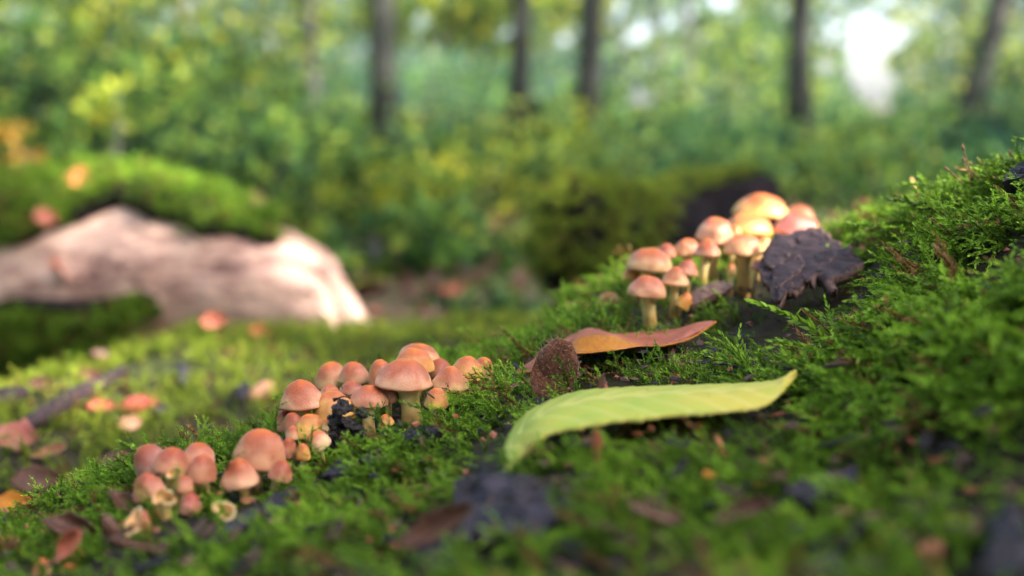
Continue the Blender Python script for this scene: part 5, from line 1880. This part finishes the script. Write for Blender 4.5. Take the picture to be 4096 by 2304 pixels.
for i in range(44):
    u_ = -150 + 4400 * ((i * .618034) % 1.0)
    d_ = ur.uniform(4.2, 10.5)
    v_ = 1152 - FPX * (ST + (floor_z(0, d_) + ur.uniform(.02, .14)) / d_ * .985) / CT * 1.0
    if 100 < u_ < 1100 and d_ < 5: continue
    shrub('undergrowth_plant', u_, v_, d_, (ur.uniform(.3, .6),) * 2 + (ur.uniform(.10, .2),), 1000, .07, 'leaf', ur.choice((YG, TG, TG, TG, DG)), 'blurred leafy undergrowth plant between the trees', 'plant', 'blurred undergrowth between the trees', 400 + i, ur.uniform(-.15, .2), 12)
shrub('yellow_shrub', 3200, 600, 6.5, (.22, .22, .13), 420, .07, 'leaf_yellow', (1, 1, 1), 'bright yellow autumn shrub below the sky gap', 'shrub', None, 300, .1)
shrub('yellow_shrub', 50, 530, 3.6, (.07, .06, .022), 60, .045, 'leaf_yellow', (.6, .55, .6), 'yellow orange twig of leaves at the left edge', 'shrub', None, 301, .25)
shrub('yellow_shrub', 110, 625, 3.2, (.06, .06, .025), 50, .045, 'leaf_yellow', (.55, .45, .6), 'amber leaf sprig at left just above the mossy log', 'shrub', None, 302, .25)
shrub('yellow_shrub', 2120, 580, 7, (.2, .2, .2), 160, .06, 'leaf_yellow', (1, 1.1, 1), 'yellow leafed twig at the foot of the dark green trunks', 'shrub', None, 303, .0)
shrub('bright_sprig', 470, 420, 3.3, (.13, .10, .06), 60, .075, 'leaf', (1.7, 1.7, 1.7), 'sprig of large leaves at upper left, sunlight put into their colour', 'sapling', None, 304, .2, 5)  # raised tint puts sunlight into these leaves
shrub('leafy_plant', 1950, 1260, 1.55, (.10, .08, .03), 160, .03, 'leaf', MG, 'small plant on the brown litter before the dark log', 'plant', GLOW, 305)


# trunks
def tree(u0, v0, u1, v1, d, wpx, mt, label, crown_col, seed, crown_n=2600, name='tree', limbs=4):
    a, b = P(u0, v0, d), P(u1, v1, d)
    dr = (b - a).normalized()
    t0 = (floor_z(a.x, a.y) - .1 - a.z) / dr.z
    base = a + dr * t0
    base = Vector((base.x, base.y, base.z))
    H = max(6.0, 4.5 + wpx * d / FPX * 26)
    R = wpx * d / FPX / 2
    root = empty(name, base)
    tag(root, label, 'tree', 'trees in the background')
    r = random.Random(seed)
    pts_, rad = [], []
    for i in range(14):
        t = i / 13
        p = dr * (H * t) + Vector((.05 * nz((t * 3, seed, 0), 1.0), .05 * nz((t * 3, 0, seed), 1.0), 0)) * H * .15 * t
        pts_.append(p); rad.append(R * (1 + .5 * (1 - t) ** 14) * (1 - .75 * t))
    tr = link('trunk', tube_mesh('trunk', pts_, rad, M[mt], 14, .12), root)
    for j in range(limbs):
        t = r.uniform(.5, .9)
        i = int(t * 13)
        a_ = r.uniform(0, 6.28)
        e = pts_[i] + Vector((math.cos(a_), math.sin(a_), .7)) * H * .16
        link('limb', tube_mesh('limb', [pts_[i], pts_[i].lerp(e, .5) + Vector((0, 0, .05 * H)), e], [rad[i] * .5, rad[i] * .35, rad[i] * .12], M[mt], 7), tr)
    c = base + dr * H * .86
    cr = link('crown', leaf_cloud('crown', c, (H * .24, H * .24, H * .22), crown_n, .15, 'leaf', seed, 24), root, c - base)
    cr.color = (*crown_col, 1)
    return root


for q in [
    (1540, 640, 1528, 0, 5.0, 104, 'trunk_dark', 'thick dark trunk left of the middle with mossy left side', MG),
    (1250, 420, 1236, 0, 8, 66, 'trunk_grey', 'slim violet grey trunk left of the dark one', MG),
    (2075, 470, 2085, 0, 7, 80, 'trunk_dark', 'dark green trunk in the centre, left one of the pair', TG),
    (2350, 500, 2368, 0, 6.5, 90, 'trunk_dark', 'dark green trunk in the centre, right one of the pair', TG),
    (3195, 430, 3205, 0, 8, 88, 'trunk_dark', 'dark trunk left of the bright sky gap', MG),
    (3880, 450, 4010, 0, 8, 92, 'trunk_dark', 'dark trunk leaning right at the right edge', MG),
    (770, 560, 742, 180, 7, 40, 'trunk_pale', 'thin pale stem among the saplings at left', YG),
    (2745, 440, 2748, 0, 16, 30, 'trunk_grey', 'thin grey trunk right of the sky specks', MG),
    (3850, 420, 3870, 0, 17, 46, 'trunk_grey', 'grey trunk between sky gap and leaning trunk', MG),
    (2640, 300, 2625, 0, 22, 40, 'trunk_grey', 'distant violet grey trunk amid the sky specks', MG),
    (915, 480, 905, 200, 9, 36, 'trunk_grey', 'violet stem hidden in the left saplings', MG),
    (3960, 560, 3975, 380, 14, 50, 'trunk_grey', 'grey trunk foot beside the leaning trunk', MG),
]:
    tree(*q, seed=k); k += 1

LIT = [(P(2990, 930, .54), .038), (P(3050, 870, .57), .035), (P(2860, 920, .51), .022), (P(3480, 880, .52), .045), (P(3600, 830, .50), .035), (P(1330, 1090, 1.2), .01), (P(1400, 1190, 1.2), .015), (P(1450, 1290, 1.19), .015), 
       (P(2350, 1240, .52), .025), (P(1150, 1400, .86), .07), (P(800, 1420, .82), .06), (P(600, 720, 1.35), .1), (P(300, 1530, .73), .07)]


def lit(w, more=0.0):  # foliage is left out along these sun rays so chosen spots are sunlit
    for c, r_ in LIT:
        q = w - c
        if (q - SUN * q.dot(SUN)).length < r_ + .035 + more: return True
    return False


# far-off wood that closes the view, open where the sky shows through
def far_wood():
    r = random.Random(77)
    V, F, T = [], [], []
    for q in range(150000):
        front = q < 110000  # the rest is an unseen ring behind the camera, added to cut low skylight
        a = r.uniform(-1.2, 1.2) if front else r.uniform(1.2, 2 * math.pi - 1.2)
        R = r.uniform(22, 42) if front else r.uniform(9, 16)
        x, y = R * math.sin(a), R * math.cos(a)
        z = floor_z(x, y) + r.random() ** 1.25 * 11
        p = Vector((x, y, z))
        m1 = fbm(p, .35, 4, 2)
        if abs(a) < .6 and in_gap(p, 1.1): continue
        if z > 5 and m1 > .25: continue
        if not front and lit(p, .3): continue
        L = r.uniform(.2, .42) * (1 if front else 1.3)
        N = Vector((r.gauss(0, 1), r.gauss(0, 1) - .4, r.gauss(0, 1) + .6)).normalized()
        d = N.orthogonal().normalized(); d.rotate(Matrix.Rotation(r.uniform(0, 6.28), 3, N))
        s_ = N.cross(d) * L * .33
        b = len(V)
        V.extend([p, p + d * L * .5 + s_, p + d * L, p + d * L * .5 - s_])
        F.append((b, b + 1, b + 2, b + 3))
        T.extend([max(0, min(1, .5 + .45 * m1 + r.gauss(0, .28)))] * 4)
    o = link('distant_wood', mesh_data('distant_wood', V, F, M['leaf_far_hazed'], smooth=False, attrs={'tint': T}))
    tag(o, 'bluish green mass of woodland foliage, distance haze put into its colour', 'woodland', kind='stuff')


far_wood()

# leaf litter on the forest floor
r = random.Random(31)
V, F, T = [], [], []
for _ in range(5000):
    a = r.uniform(-.8, .8); R = 1.1 + 6 * r.random() ** 1.5
    x, y = R * math.sin(a), R * math.cos(a)
    p = Vector((x, y, floor_z(x, y) + r.uniform(.003, .02)))
    L = r.uniform(.035, .07)
    N = Vector((r.gauss(0, .4), r.gauss(0, .4), 1)).normalized()
    d = N.orthogonal().normalized(); d.rotate(Matrix.Rotation(r.uniform(0, 6.28), 3, N))
    s_ = N.cross(d) * L * .33
    b = len(V)
    V.extend([p, p + d * L * .5 + s_ + N * L * .08, p + d * L, p + d * L * .5 - s_ + N * L * .08]); F.append((b, b + 1, b + 2, b + 3))
o = link('leaf_litter', mesh_data('leaf_litter', V, F, [M['dead_dark'], M['dead_brown']], smooth=False, fmat=[0 if k % 4 else 1 for k in range(len(F))]))
tag(o, 'brown leaf litter scattered over the forest floor', 'leaf litter', kind='stuff')

# ------------------------------------------------------------------ unseen beech added so that its crown shades the foreground
tc = Vector((.0, .75, -.1)) + SUN * 7.5
base = Vector((tc.x + .4, tc.y + .5, floor_z(tc.x, tc.y) - .1))
bt = empty('added_shade_tree', base)
tag(bt, 'unseen beech added right of the view, crown shaped to shade the trunk', 'tree', 'trees in the background')
top_ = tc - base
link('trunk', tube_mesh('trunk', [Vector((0, 0, 0)), top_ * .35, top_ * .7, top_ * 1.15], [.2, .17, .12, .04], M['trunk_grey'], 14, .1), bt)
cr = link('crown', leaf_cloud('crown', tc, (1.45, 1.45, 1.15), 30000, .075, 'leaf', 501, 60, cull=False, keep=lambda w: not lit(w)), bt, tc - base)  # crown shaped for the light: open along sun rays to the sunlit spots
cr.color = (1, 1, .9, 1)

# ------------------------------------------------------------------ damp woodland air
m, nt = new_mat('haze')
pv = nd(nt, 'ShaderNodeVolumePrincipled', {'Color': (0.82, 0.93, 0.95, 1), 'Density': 0.002, 'Anisotropy': 0.2})
nt.links.new(pv.outputs[0], nd(nt, 'ShaderNodeOutputMaterial').inputs['Volume'])
hx, y0, y1, z0, z1 = 100, -100, 100, -1.7, 17
V = [(x, y, z) for z in (z0, z1) for y in (y0, y1) for x in (-hx, hx)]
F = [(0, 2, 3, 1), (4, 5, 7, 6), (0, 1, 5, 4), (2, 6, 7, 3), (0, 4, 6, 2), (1, 3, 7, 5)]
o = link('haze', mesh_data('haze', V, F, m, smooth=False))
tag(o, 'pale damp haze hanging between the far trees', 'haze', kind='stuff')
